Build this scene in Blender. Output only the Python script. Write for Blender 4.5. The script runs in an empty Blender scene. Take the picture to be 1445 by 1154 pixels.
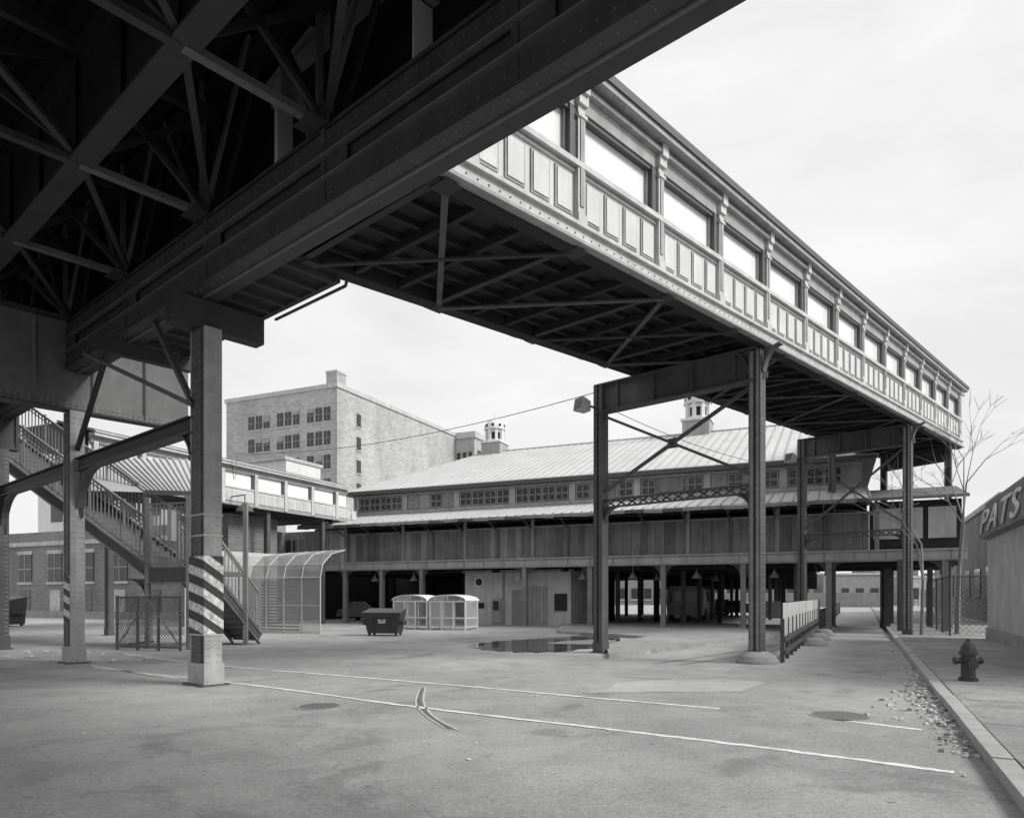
import bpy, math, random
from mathutils import Vector, Matrix
R = random.Random(7)
V = Vector
# ------------------------------------------------------------------ materials
def newmat(name):
    m = bpy.data.materials.new(name); m.use_nodes = True
    nt = m.node_tree; b = nt.nodes['Principled BSDF']
    return m, nt, b
def mat(name, c, rough=0.8, var=0.25, scale=1.5, fine=25.0, metal=0.0, bump=0.15, streak=0.0, lo=None):
    m, nt, b = newmat(name); N = nt.nodes.new; L = nt.links.new
    geo = N('ShaderNodeNewGeometry')
    def noise(s, det, zs=1.0):
        mp = N('ShaderNodeMapping'); mp.inputs['Scale'].default_value = (1, 1, zs)
        L(geo.outputs['Position'], mp.inputs['Vector'])
        n = N('ShaderNodeTexNoise'); n.inputs['Scale'].default_value = s; n.inputs['Detail'].default_value = det
        n.inputs['Roughness'].default_value = 0.65
        L(mp.outputs[0], n.inputs['Vector']); return n.outputs['Fac']
    n1 = noise(scale, 4); n2 = noise(fine, 2)
    def mix(a, bb, f):
        x = N('ShaderNodeMath'); x.operation = 'MULTIPLY_ADD'; x.inputs[1].default_value = f
        L(bb, x.inputs[0]); 
        if isinstance(a, float): x.inputs[2].default_value = a
        else: L(a, x.inputs[2])
        return x.outputs[0]
    v = mix(1.0 - var * 0.9, n1, var * 1.3); v = mix(v, n2, var * 0.5)
    if streak > 0:
        n3 = noise(3.5, 4, 0.12); v = mix(v, n3, -streak * 1.4); 
        a = N('ShaderNodeMath'); a.operation = 'ADD'; a.inputs[1].default_value = streak * 0.7
        L(v, a.inputs[0]); v = a.outputs[0]
    mu = N('ShaderNodeMath'); mu.operation = 'MULTIPLY'; mu.inputs[1].default_value = c; mu.use_clamp = True
    L(v, mu.inputs[0])
    L(mu.outputs[0], b.inputs['Base Color'])
    b.inputs['Roughness'].default_value = rough; b.inputs['Metallic'].default_value = metal
    if bump > 0:
        bp = N('ShaderNodeBump'); bp.inputs['Strength'].default_value = bump; bp.inputs['Distance'].default_value = 0.02
        L(n2, bp.inputs['Height']); L(bp.outputs[0], b.inputs['Normal'])
    return m
def brickmat(name, c, mortar, sc=1.0, lo=.7, hi=1.2):
    m, nt, b = newmat(name); N = nt.nodes.new; L = nt.links.new
    geo = N('ShaderNodeNewGeometry')
    d = N('ShaderNodeVectorMath'); d.operation = 'DOT_PRODUCT'; d.inputs[1].default_value = (1.324, 0.496, 0)
    L(geo.outputs['Position'], d.inputs[0])
    s = N('ShaderNodeSeparateXYZ'); L(geo.outputs['Position'], s.inputs[0])
    cx = N('ShaderNodeCombineXYZ'); L(d.outputs['Value'], cx.inputs[0]); L(s.outputs[2], cx.inputs[1])
    br = N('ShaderNodeTexBrick'); br.inputs['Scale'].default_value = 1.0
    br.inputs['Brick Width'].default_value = 0.24 * sc; br.inputs['Row Height'].default_value = 0.08 * sc
    br.inputs['Mortar Size'].default_value = 0.012 * sc; br.inputs['Bias'].default_value = -0.2
    br.inputs['Color1'].default_value = (c*1.2,)*3 + (1,); br.inputs['Color2'].default_value = (c*0.7,)*3 + (1,)
    br.inputs['Mortar'].default_value = (mortar,)*3 + (1,)
    L(cx.outputs[0], br.inputs['Vector'])
    n = N('ShaderNodeTexNoise'); n.inputs['Scale'].default_value = 0.35; n.inputs['Detail'].default_value = 8
    mp = N('ShaderNodeMapping'); mp.inputs['Scale'].default_value = (1, 1, .25); L(geo.outputs['Position'], mp.inputs['Vector'])
    L(mp.outputs[0], n.inputs['Vector'])
    rm = N('ShaderNodeMapRange'); rm.inputs['From Min'].default_value = .3; rm.inputs['From Max'].default_value = .7
    rm.inputs['To Min'].default_value = lo; rm.inputs['To Max'].default_value = hi
    L(n.outputs['Fac'], rm.inputs['Value'])
    mx = N('ShaderNodeVectorMath'); mx.operation = 'SCALE'; L(br.outputs['Color'], mx.inputs[0]); L(rm.outputs[0], mx.inputs['Scale'])
    L(mx.outputs[0], b.inputs['Base Color']); b.inputs['Roughness'].default_value = 0.9
    return m
def asphalt(name, c, crack=True):
    m, nt, b = newmat(name); N = nt.nodes.new; L = nt.links.new
    geo = N('ShaderNodeNewGeometry')
    def noise(s, det=6, r=.6, dist=0):
        n = N('ShaderNodeTexNoise'); n.inputs['Scale'].default_value = s; n.inputs['Detail'].default_value = det
        n.inputs['Roughness'].default_value = r; n.inputs['Distortion'].default_value = dist
        L(geo.outputs['Position'], n.inputs['Vector']); return n.outputs['Fac']
    def mr(x, a, bb, c0, d0):
        r = N('ShaderNodeMapRange'); r.inputs['From Min'].default_value = a; r.inputs['From Max'].default_value = bb
        r.inputs['To Min'].default_value = c0; r.inputs['To Max'].default_value = d0; L(x, r.inputs['Value']); return r.outputs[0]
    def mul(x, y):
        q = N('ShaderNodeMath'); q.operation = 'MULTIPLY'; L(x, q.inputs[0]); L(y, q.inputs[1]); return q.outputs[0]
    v = mr(noise(.22, 4), .35, .65, .80, 1.14)
    v = mul(v, mr(noise(1.3, 6, .7, .6), .35, .65, .86, 1.10))
    v = mul(v, mr(noise(22, 4, .8), .3, .7, .72, 1.28))
    v = mul(v, mr(noise(110, 2, .8), .35, .65, .72, 1.28))
    v = mul(v, mr(noise(.5, 4, .6, 1.6), .57, .66, 1.0, .74))      # tar / oil stains
    v = mul(v, mr(noise(7, 3, .5), .68, .72, 1.0, .65))            # small spots
    if crack:
        vo = N('ShaderNodeTexVoronoi'); vo.feature = 'DISTANCE_TO_EDGE'; vo.inputs['Scale'].default_value = .17
        wn = N('ShaderNodeTexNoise'); wn.inputs['Scale'].default_value = 1.2; wn.inputs['Detail'].default_value = 4
        L(geo.outputs['Position'], wn.inputs['Vector'])
        ad = N('ShaderNodeVectorMath'); ad.operation = 'MULTIPLY_ADD'; ad.inputs[1].default_value = (.9, .9, 0)
        L(wn.outputs['Color'], ad.inputs[0]); L(geo.outputs['Position'], ad.inputs[2]); L(ad.outputs[0], vo.inputs['Vector'])
        v = mul(v, mr(vo.outputs['Distance'], 0.0, .003, .78, 1.0))
    q = N('ShaderNodeMath'); q.operation = 'MULTIPLY'; q.inputs[1].default_value = c; L(v, q.inputs[0])
    L(q.outputs[0], b.inputs['Base Color']); b.inputs['Roughness'].default_value = .85
    bp = N('ShaderNodeBump'); bp.inputs['Strength'].default_value = .5; bp.inputs['Distance'].default_value = .012
    L(noise(70, 2, .8), bp.inputs['Height']); L(bp.outputs[0], b.inputs['Normal'])
    return m
def stripes(name, vec):
    m, nt, b = newmat(name); N = nt.nodes.new; L = nt.links.new
    geo = N('ShaderNodeNewGeometry')
    d = N('ShaderNodeVectorMath'); d.operation = 'DOT_PRODUCT'; d.inputs[1].default_value = vec; L(geo.outputs['Position'], d.inputs[0])
    f = N('ShaderNodeMath'); f.operation = 'FRACT'; L(d.outputs['Value'], f.inputs[0])
    g = N('ShaderNodeMath'); g.operation = 'GREATER_THAN'; g.inputs[1].default_value = .5; L(f.outputs[0], g.inputs[0])
    n = N('ShaderNodeTexNoise'); n.inputs['Scale'].default_value = 14; n.inputs['Detail'].default_value = 6; L(geo.outputs['Position'], n.inputs['Vector'])
    r = N('ShaderNodeMapRange'); r.inputs['From Min'].default_value=.3; r.inputs['From Max'].default_value=.62; r.inputs['To Min'].default_value=.3; r.inputs['To Max'].default_value=.8
    L(n.outputs['Fac'], r.inputs['Value'])
    mx = N('ShaderNodeMix'); mx.data_type='FLOAT'; mx.inputs[2].default_value = .045
    L(g.outputs[0], mx.inputs[0]); L(r.outputs[0], mx.inputs[3]); L(mx.outputs[0], b.inputs['Base Color'])
    b.inputs['Roughness'].default_value = .7
    return m
M = dict(
 asphalt=asphalt('asphalt', .37), road=asphalt('road_asphalt', .35), patch=asphalt('concrete_patch', .46, False),
 walk=asphalt('sidewalk_concrete', .33), kerb=mat('kerb_granite', .38, var=.6, scale=4), rail=mat('worn_rail', .6, rough=.5, var=.5, scale=6),
 paint=mat('road_paint', .80, var=.6, scale=9, fine=40), iron=mat('cast_iron', .13, rough=.6, var=.5, scale=10), cover=mat('manhole_iron', .24, rough=.7, var=.5, scale=8),
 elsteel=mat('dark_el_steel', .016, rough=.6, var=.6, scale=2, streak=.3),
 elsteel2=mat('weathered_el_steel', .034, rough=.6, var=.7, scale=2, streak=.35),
 elmain=mat('edge_girder_steel', .044, rough=.55, var=.8, scale=2, streak=.5), ellt=mat('lit_bracing_steel', .12, rough=.6, var=.7, scale=2.5, streak=.4),  # ellt: paler copy of the el steel, light put into its colour
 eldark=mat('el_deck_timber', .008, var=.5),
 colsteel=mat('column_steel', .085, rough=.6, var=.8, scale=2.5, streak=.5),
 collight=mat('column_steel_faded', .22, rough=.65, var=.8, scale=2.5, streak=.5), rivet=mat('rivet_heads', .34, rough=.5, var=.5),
 cola=mat('near_column_lit_plate', .36, rough=.65, var=.7, scale=2.5, streak=.5),  # sunlit side plates of the near columns, brightness put into the colour
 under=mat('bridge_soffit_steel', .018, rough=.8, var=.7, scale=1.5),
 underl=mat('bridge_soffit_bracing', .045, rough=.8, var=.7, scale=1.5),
 cream=mat('cream_painted_sheet', .60, rough=.6, var=.4, scale=1.2, streak=.35),
 creamtrim=mat('cream_trim', .52, rough=.6, var=.5, scale=2.5, streak=.45),
 creamdk=mat('weathered_cornice', .33, rough=.7, var=.7, scale=2.5, streak=.4),
 pane=mat('whitewashed_glazing', .84, rough=.12, var=.08, scale=.6, bump=0, streak=.06),
 jamb=mat('dark_window_frame', .08, rough=.6, var=.4),
 roofl=mat('metal_roof_light', .56, rough=.5, var=.5, scale=.5, streak=.15, bump=.05),
 roofd=mat('roof_ribs', .40, rough=.5, var=.3),
 wood=mat('weathered_boards', .165, rough=.9, var=.9, scale=1.0, streak=.8), wood2=mat('weathered_boards_dark', .12, rough=.9, var=.9, scale=1.4, streak=.8),
 woodl=mat('grey_painted_boards', .33, rough=.85, var=.6, scale=1.0, streak=.5),
 trim=mat('grey_trim', .25, rough=.8, var=.6, scale=2, streak=.4), sign=mat('sign_fascia', .20, rough=.7, var=.5, scale=2, streak=.3),
 girder=mat('deck_girder_grey', .36, rough=.7, var=.6, scale=.8, streak=.5),
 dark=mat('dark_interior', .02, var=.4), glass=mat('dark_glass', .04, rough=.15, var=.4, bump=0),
 conc=mat('rendered_wall', .46, rough=.9, var=.6, scale=1.2, streak=.5), conc2=mat('stained_concrete', .30, rough=.95, var=.8, scale=3),
 brick=brickmat('brick', .18, .30, 1.6), brickl=brickmat('light_brick', .33, .50, 3.2,.82,1.12), white=mat('white_stucco', .68, var=.4, scale=.4, streak=.3),
 whitepaint=mat('white_paint', .75, rough=.5, var=.2), galv=mat('galvanised_wire', .50, rough=.6, var=.3),
 dumpster=mat('dumpster_paint', .045, rough=.5, var=.6, scale=4), bark=mat('bark', .22, var=.6, scale=12),
 rubber=mat('rubber', .03), carpaint=mat('car_paint', .10, rough=.3, var=.1, bump=0), carl=mat('bus_paint', .28, rough=.35, var=.15, bump=0),
 rubble=mat('litter', .60, var=.9, scale=20), stripeA=stripes('hazard_stripes', (1.9, 1.2, 3.1)),
 hyd=mat('hydrant_paint', .05, rough=.5, var=.4), black=mat('sign_black', .03, rough=.5, var=.2),
)
def m_puddle():
    m, nt, b = newmat('puddle_water'); b.inputs['Base Color'].default_value = (.09,.09,.09,1)
    b.inputs['Roughness'].default_value = .03; b.inputs['IOR'].default_value = 1.33; b.inputs['Specular IOR Level'].default_value = .5
    return m
M['puddle'] = m_puddle()
def m_glassclear():
    m, nt, b = newmat('shelter_glazing'); b.inputs['Base Color'].default_value = (.75,.75,.75,1)
    b.inputs['Roughness'].default_value = .3; b.inputs['Alpha'].default_value = .35
    return m
M['perspex'] = m_glassclear()
# ------------------------------------------------------------------ mesh builder
class MB:
    def __init__(s): s.v=[]; s.f=[]; s.m=[]; s.mats=[]
    def mi(s, k):
        if k not in s.mats: s.mats.append(k)
        return s.mats.index(k)
    def poly(s, pts, k):
        i=len(s.v); s.v += [tuple(p) for p in pts]; s.f.append(list(range(i,i+len(pts)))); s.m.append(s.mi(k))
    def hexa(s, c, k):
        i=len(s.v); s.v += [tuple(p) for p in c]; mi=s.mi(k)
        for q in ((3,2,1,0),(4,5,6,7),(0,1,5,4),(1,2,6,5),(2,3,7,6),(3,0,4,7)):
            s.f.append([i+a for a in q]); s.m.append(mi)
    def beam(s, a, b, w, h, k, up=V((0,0,1))):
        a=V(a); b=V(b); d=(b-a).normalized(); up=V(up)
        if abs(d.dot(up))>.99: up=V((0,1,0)) if abs(d.y)<.9 else V((1,0,0))
        x=d.cross(up).normalized(); y=x.cross(d).normalized(); x*=w/2; y*=h/2
        s.hexa([a-x-y,a+x-y,b+x-y,b-x-y,a-x+y,a+x+y,b+x+y,b-x+y],k)
    def post(s, x, y, z0, z1, w, d, k, ax=(1,0)):
        A=V((ax[0],ax[1],0)).normalized(); B=V((-A.y,A.x,0)); c=V((x,y,0)); A=A*w/2; B=B*d/2
        lo=V((0,0,z0)); hi=V((0,0,z1))
        q=[c-A-B,c+A-B,c+A+B,c-A+B]
        s.hexa([p+lo for p in q]+[p+hi for p in q],k)
    def prism(s, pts, vec, k, cap=None):
        pts=[V(p) for p in pts]; vec=V(vec); n=len(pts)
        s.poly(pts[::-1],cap or k); s.poly([p+vec for p in pts],cap or k)
        for i in range(n):
            a,b=pts[i],pts[(i+1)%n]; s.poly([a,b,b+vec,a+vec],k)
    def cyl(s, a, b, r1, r2, k, n=10, caps=True):
        a=V(a); b=V(b); d=(b-a).normalized(); u=V((0,0,1)) if abs(d.z)<.9 else V((1,0,0))
        x=d.cross(u).normalized(); y=x.cross(d).normalized()
        A=[a+(x*math.cos(t)+y*math.sin(t))*r1 for t in [2*math.pi*i/n for i in range(n)]]
        B=[b+(x*math.cos(t)+y*math.sin(t))*r2 for t in [2*math.pi*i/n for i in range(n)]]
        i0=len(s.v); s.v+=[tuple(p) for p in A+B]; mi=s.mi(k)
        for i in range(n):
            j=(i+1)%n; s.f.append([i0+i,i0+j,i0+n+j,i0+n+i]); s.m.append(mi)
        if caps:
            s.f.append([i0+i for i in range(n)][::-1]); s.m.append(mi); s.f.append([i0+n+i for i in range(n)]); s.m.append(mi)
    def lathe(s, x, y, prof, k, n=16):
        for (r0,z0),(r1,z1) in zip(prof[:-1],prof[1:]):
            s.cyl((x,y,z0),(x,y,z1),max(r0,.001),max(r1,.001),k,n,False)
        s.cyl((x,y,prof[-1][1]-.001),(x,y,prof[-1][1]),prof[-1][0],prof[-1][0],k,n)
    def obj(s, name, parent=None, smooth=False):
        me=bpy.data.meshes.new(name)
        xs=[p[0] for p in s.v]; ys=[p[1] for p in s.v]; zs=[p[2] for p in s.v]
        c=V(((min(xs)+max(xs))/2,(min(ys)+max(ys))/2,min(zs))) if parent is None else V((0,0,0))
        me.from_pydata([(p[0]-c.x,p[1]-c.y,p[2]-c.z) for p in s.v],[],s.f)
        for k in s.mats: me.materials.append(M[k])
        me.polygons.foreach_set('material_index',s.m)
        if smooth: me.polygons.foreach_set('use_smooth',[True]*len(s.f))
        me.update()
        o=bpy.data.objects.new(name,me); bpy.context.scene.collection.objects.link(o); o.location=c
        if parent: o.parent=parent
        return o
def empty(name):
    e=bpy.data.objects.new(name,None); bpy.context.scene.collection.objects.link(e); return e
def rivets(mb, a, b, step, k, nrm, r=.018):
    a=V(a); b=V(b); n=int((b-a).length/step); nrm=V(nrm).normalized()
    for i in range(n+1):
        p=a.lerp(b,(i+.5)/(n+1)); mb.cyl(p,p+nrm*.016,r,r*.55,k,5)
def laced(mb, x, y, z0, z1, w, k, ax, zig=.17, kl=None, riv=False):
    A=V((ax[0],ax[1],0)).normalized(); B=V((-A.y,A.x,0)); kl=kl or k
    mb.post(x,y,z0,z1,w-.06,.05,k,A); mb.post(x,y,z0,z1,w-.07,w*.55,'jamb',A)
    for sg in (-1,1):
        c=V((x,y,0))+A*sg*(w/2-.02)
        mb.post(c.x,c.y,z0,z1,.03,w,k,A)
        for s2 in (-1,1):
            q=V((x,y,0))+A*sg*(w/2-.075)+B*s2*(w/2-.012)
            mb.post(q.x,q.y,z0,z1,.08,.02,kl,A)
            if riv: 
                q2=q+B*s2*.01; rivets(mb,q2+V((0,0,z0)),q2+V((0,0,z1)),.17,'rivet',B*s2,.017)
        if riv:
            for t in (-.32,.32): rivets(mb,c+A*sg*.015+B*t*w+V((0,0,z0)),c+A*sg*.015+B*t*w+V((0,0,z1)),.17,'rivet',A*sg,.017)
    for s2 in (-1,1):
        z=z0+.3; t=1
        while z+zig<z1:
            p=V((x,y,z))+B*s2*(w/2-.03)+A*t*(w/2-.06); q=V((x,y,z+zig))+B*s2*(w/2-.03)-A*t*(w/2-.06)
            mb.beam(p,q,.04,.010,k,up=B); z+=zig; t=-t
    mb.post(x,y,z0,z0+.3,w+.03,w+.03,k,A); mb.post(x,y,z0-.02,z0+.03,w+.16,w+.16,k,A)
def lattice(mb, a, b, h, k, n, th=.05):
    a=V(a); b=V(b); H=V((0,0,h))
    side=(b-a).cross(V((0,0,1))).normalized()
    mb.beam(a,b,.16,th,k); mb.beam(a+H,b+H,.16,th,k)
    for i in range(n):
        p=a.lerp(b,i/n); q=a.lerp(b,(i+1)/n)
        mb.beam(p,q+H,.045,.012,k,up=side); mb.beam(p+H,q,.045,.012,k,up=side)
def arc_knee(mb, c, d, r, k, w=.12, rz=None, n=8):
    d=V((d[0],d[1],0)).normalized(); c=V(c); rz=rz or r; prev=None
    for i in range(n+1):
        t=math.pi/2*i/n
        p=c+d*(r*(1-math.cos(t)))+V((0,0,rz*math.sin(t)))
        if prev is not None: mb.beam(prev,p,w,.04,k)
        prev=p
    side=d.cross(V((0,0,1)))*.012
    pts=[c+d*(r*(1-math.cos(math.pi/2*i/n)))+V((0,0,rz*math.sin(math.pi/2*i/n))) for i in range(n+1)]+[c+V((0,0,rz))]
    mb.prism([p-side/2 for p in pts],side,k)
def chainlink(mb, a, b, z0, z1, sp, w, k):
    a=V((a[0],a[1],0)); b=V((b[0],b[1],0)); Ln=(b-a).length; d=(b-a)/Ln; H=z1-z0; up=d.cross(V((0,0,1)))
    t=-H
    while t<Ln:
        for sg in (0,1):
            u0=max(t,0); u1=min(t+H,Ln)
            if u1>u0+.02:
                h0=u0-t; h1=u1-t
                if sg: h0,h1=H-h0,H-h1
                mb.beam(a+d*u0+V((0,0,z0+h0)),a+d*u1+V((0,0,z0+h1)),w,.004,k,up=up)
        t+=sp
# ------------------------------------------------------------------ ground
gb=MB(); gb.poly([(-700,-300,0),(700,-300,0),(700,1200,0),(-700,1200,0)],'asphalt'); gb.obj('ground')
VS=V((.491,1,0)).normalized(); NS=V((VS.y,-VS.x,0))
def S(y,off,z=0):
    return V((4.5+.491*(y-6.7),y,z))+NS*off
rb=MB(); rb.poly([S(-40,-4.6,.004),S(-40,0,.004),S(400,0,.004),S(400,-3.6,.004),S(16,-3.6,.004)],'road'); rb.obj('street_road')
kb=MB()
y=-10.0
while y<60:
    ln=1.7+R.random()*.5; j=R.uniform(-.012,.012)
    a0,a1,b1,b0=S(y,0+j),S(y+ln-.02,0+j),S(y+ln-.02,.17+j),S(y,.17+j)
    h=.13+R.uniform(-.012,.012); up=V((0,0,h))
    kb.hexa([b0,b1,a1,a0,b0+up,b1+up,a1+up,a0+up],'kerb'); y+=ln
kb.obj('granite_kerb')
sb=MB(); sb.hexa([S(-10,.19,0),S(-10,14,0),S(90,14,0),S(90,.19,0),S(-10,.19,.118),S(-10,14,.118),S(90,14,.118),S(90,.19,.118)],'walk')
for i in range(30):
    yy=-5+i*1.9; a=S(yy,.2,.121); b=S(yy,3.1,.121); sb.beam(a,b,.02,.004,'conc2')
sb.obj('right_sidewalk')
def ribbon(name, pts, w, k, z=.008, jit=.2):
    m=MB(); pts=[V((p[0],p[1],z)) for p in pts]; L_=[];R_=[]
    sm=[]
    for i in range(len(pts)-1):
        for j in range(24): 
            p0=pts[max(i-1,0)];p1=pts[i];p2=pts[i+1];p3=pts[min(i+2,len(pts)-1)];t=j/24
            sm.append(.5*((2*p1)+(p2-p0)*t+(2*p0-5*p1+4*p2-p3)*t*t+(3*p1-p0-3*p2+p3)*t**3))
    sm.append(pts[-1])
    for i,p in enumerate(sm):
        d=(sm[min(i+1,len(sm)-1)]-sm[max(i-1,0)]).normalized(); n=V((-d.y,d.x,0))*w*.5
        L_.append(p+n*R.uniform(1-jit*1.5,1+jit*.5));R_.append(p-n*R.uniform(1-jit*1.5,1+jit*.5))
    for i in range(len(sm)-1): m.poly([R_[i],R_[i+1],L_[i+1],L_[i]],k)
    return m.obj(name)
ribbon('lane_marking',[(-10.6,19.4),(-6.9,16.3),(-3.09,13.9),(-.27,12.1),(1.5,10.9),(2.93,10)],.11,'paint',jit=.35)
ribbon('lane_marking',[(-9.3,15.7),(-4.89,12.8),(-1.34,10.13),(1.09,8.51),(2.77,7.34),(3.99,6.4)],.115,'paint',jit=.35)
ribbon('lane_marking',[(4.14,9.14),(4.87,8.42)],.10,'paint')
ribbon('lane_marking',[(-9.6,16.2),(-8.2,15.0),(-6.4,13.6)],.08,'paint')
ribbon('old_trolley_rail',[(-1.5,12.3),(-1.33,10.67),(-1.05,9.41),(-.65,8.42)],.035,'rail')
ribbon('old_trolley_rail',[(-1.58,12.2),(-1.44,10.6),(-1.17,9.5),(-.82,8.55)],.03,'rail')
ribbon('old_trolley_rail',[(-1.545,12.25),(-1.385,10.63),(-1.11,9.45),(-.735,8.48)],.05,'iron',.0065)
for dx in (0,.55):
    ribbon('busway_rail',[(3.3+dx,16.6-dx*.6),(6.5+dx,20.3-dx*.6),(9.6+dx,24.6-dx*.6),(12.5+dx,30)],.05,'iron',.0065)
pb=MB(); pb.poly([(1.14,11.6,.0065),(3.8,11.8,.0065),(4.7,13.1,.0065),(4.0,13.6,.0065),(1.94,13.1,.0065),(1.7,12.3,.0065)],'patch'); pb.obj('concrete_patch')
def blob(name, pts, k, z):
    m=MB(); c=sum((V((p[0],p[1],z)) for p in pts),V((0,0,0)))/len(pts); out=[]
    n=len(pts)
    for i in range(n):
        for j in range(6):
            p0,p1,p2,p3=[V((pts[(i+q)%n][0],pts[(i+q)%n][1],z)) for q in (-1,0,1,2)];t=j/6
            q=.5*((2*p1)+(p2-p0)*t+(2*p0-5*p1+4*p2-p3)*t*t+(3*p1-p0-3*p2+p3)*t**3)
            q+=(q-c)*R.uniform(-.08,.08); out.append(q)
    for i in range(len(out)): m.poly([c,out[i],out[(i+1)%len(out)]],k)
    return m.obj(name)
blob('puddle',[(-1.27,22.2),(-.54,24.6),(2.15,27.6),(4.3,30.2),(3.64,24.6),(2.3,21.3),(.76,20),(-.45,20.5)],'puddle',.012)
blob('ground_stain',[(2.6,23.2),(3.6,24.6),(3.3,25.6),(1.9,24.8),(1.2,23.4)],'cover',.016)
for (x,y,r) in ((-2.77,10.2,.30),(4.36,9.4,.36)):
    m=MB(); m.cyl((x,y,0),(x,y,.008),r+.05,r+.05,'conc2',28); m.cyl((x,y,.008),(x,y,.013),r,r,'cover',28)
    for i in range(-4,5):
        hw=math.sqrt(max(r*r-(i*r/5)**2,0))*.9; m.beam((x-hw,y+i*r/5,.014),(x+hw,y+i*r/5,.014),.02,.005,'iron')
    m.obj('manhole_cover')
ib=MB(); q=[(2.45,17.9),(5.4,21.6),(9.3,26.6),(12.0,38),(3.0,42),(1.9,30),(5.0,26),(2.9,22)]
ib.prism([(a,b,0) for a,b in q],(0,0,.11),'walk'); ib.obj('busway_island')
lb=MB()
for i in range(760):
    yy=R.uniform(6.9,15) if i<620 else R.uniform(6,34); off=-abs(R.gauss(0,.15))
    if 8.6<yy<11.5 and R.random()<.6: off*=2.2
    p=S(yy,off-.02,.008); s_=R.uniform(.006,.034)*(1.2 if 8.5<yy<12.5 else .8)
    a=R.uniform(0,6.28); A=V((math.cos(a),math.sin(a),0))*s_; B=V((-A.y,A.x,0))*R.uniform(.4,1); h=V((0,0,s_*R.uniform(.3,1.2)))
    lb.hexa([p-A-B,p+A-B,p+A+B,p-A+B,p-A*.7-B*.6+h,p+A*.8-B*.7+h,p+A*.6+B*.8+h,p-A*.7+B*.6+h],R.choice(['rubble','conc2','rubble','rubble','bark']))
for i in range(240):
    x=R.uniform(-9,9); yy=R.uniform(6,34); p=V((x,yy,.006)); s_=R.uniform(.006,.018); A=V((s_,R.uniform(-s_,s_),0)); B=V((-A.y,A.x,0)); h=V((0,0,s_*.5))
    lb.hexa([p-A-B,p+A-B,p+A+B,p-A+B,p-A*.6-B+h,p+A*.6-B+h,p+A+B*.5+h,p-A+B*.6+h],'rubble')
for i in range(40):
    p=V((R.uniform(-14,-9),R.uniform(17,20.3),.01)); s_=R.uniform(.02,.07); A=V((s_,R.uniform(-s_,s_),0)); B=V((-A.y,A.x,0)); h=V((0,0,s_*.5))
    lb.hexa([p-A-B,p+A-B,p+A+B,p-A+B,p-A*.6-B+h,p+A*.6-B+h,p+A+B*.5+h,p-A+B*.6+h],'rubble')
lb.obj('gutter_litter')
# ------------------------------------------------------------------ elevated railway
UE=V((-.7515,.6598,0)); NE=V((.6598,.7515,0))
def E(a,o,z): return UE*a+NE*o+V((0,0,z))
el=empty('elevated_railway')
def girder(mb,o,z0,z1,a0,a1,k,fw=.34):
    H=z1-z0
    mb.beam(E(a0,o,(z0+z1)/2),E(a1,o,(z0+z1)/2),.03,H-.06,k)
    mb.beam(E(a0,o,z0+.02),E(a1,o,z0+.02),fw,.04,'elsteel2'); mb.beam(E(a0,o,z1-.02),E(a1,o,z1-.02),fw,.04,k)
    for z in (z0+.10,z1-.10):
        mb.beam(E(a0,o,z),E(a1,o,z),.07,.12,k)
m=MB()
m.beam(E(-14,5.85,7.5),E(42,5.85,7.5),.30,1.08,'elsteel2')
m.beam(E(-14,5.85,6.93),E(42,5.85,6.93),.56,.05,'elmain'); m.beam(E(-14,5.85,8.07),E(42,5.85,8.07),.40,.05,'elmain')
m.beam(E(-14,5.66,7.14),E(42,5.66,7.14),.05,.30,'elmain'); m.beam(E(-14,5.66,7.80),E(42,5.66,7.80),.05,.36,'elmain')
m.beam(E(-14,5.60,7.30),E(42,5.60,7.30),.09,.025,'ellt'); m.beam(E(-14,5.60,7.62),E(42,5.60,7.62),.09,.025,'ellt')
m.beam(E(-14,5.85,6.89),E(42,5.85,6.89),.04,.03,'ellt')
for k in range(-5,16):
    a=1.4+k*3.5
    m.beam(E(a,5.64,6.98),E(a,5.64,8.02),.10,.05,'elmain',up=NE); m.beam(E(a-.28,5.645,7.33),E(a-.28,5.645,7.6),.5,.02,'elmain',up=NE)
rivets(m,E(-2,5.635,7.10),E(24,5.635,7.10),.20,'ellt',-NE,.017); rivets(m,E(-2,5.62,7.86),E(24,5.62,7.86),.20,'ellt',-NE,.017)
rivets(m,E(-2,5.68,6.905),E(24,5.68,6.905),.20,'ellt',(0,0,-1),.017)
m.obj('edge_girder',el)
m=MB()
for k in range(-5,12):
    a=1.5+k*3.5
    for do in (-.12,.12):
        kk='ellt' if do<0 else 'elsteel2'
        m.beam(E(a,5.75+do,8.1),E(a,5.75+do,10.4),.10,.05,kk,up=UE)
        m.beam(E(a+.1,5.75+do,8.1),E(a+1.55,5.75+do,10.4),.11,.05,kk,up=NE)
        m.beam(E(a-.1,5.75+do,8.1),E(a-1.55,5.75+do,10.4),.11,.05,kk,up=NE)
    m.beam(E(a-.28,5.60,8.2),E(a+.28,5.60,8.2),.3,.02,'elsteel2',up=NE)
m.beam(E(-14,5.85,10.3),E(42,5.85,10.3),.4,.3,'elsteel')
m.obj('edge_truss',el)
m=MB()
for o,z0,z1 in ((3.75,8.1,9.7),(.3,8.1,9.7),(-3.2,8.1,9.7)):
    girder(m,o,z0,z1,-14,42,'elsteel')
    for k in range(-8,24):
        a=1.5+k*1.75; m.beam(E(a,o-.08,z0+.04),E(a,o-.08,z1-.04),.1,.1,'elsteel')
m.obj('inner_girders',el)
m=MB()
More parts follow.
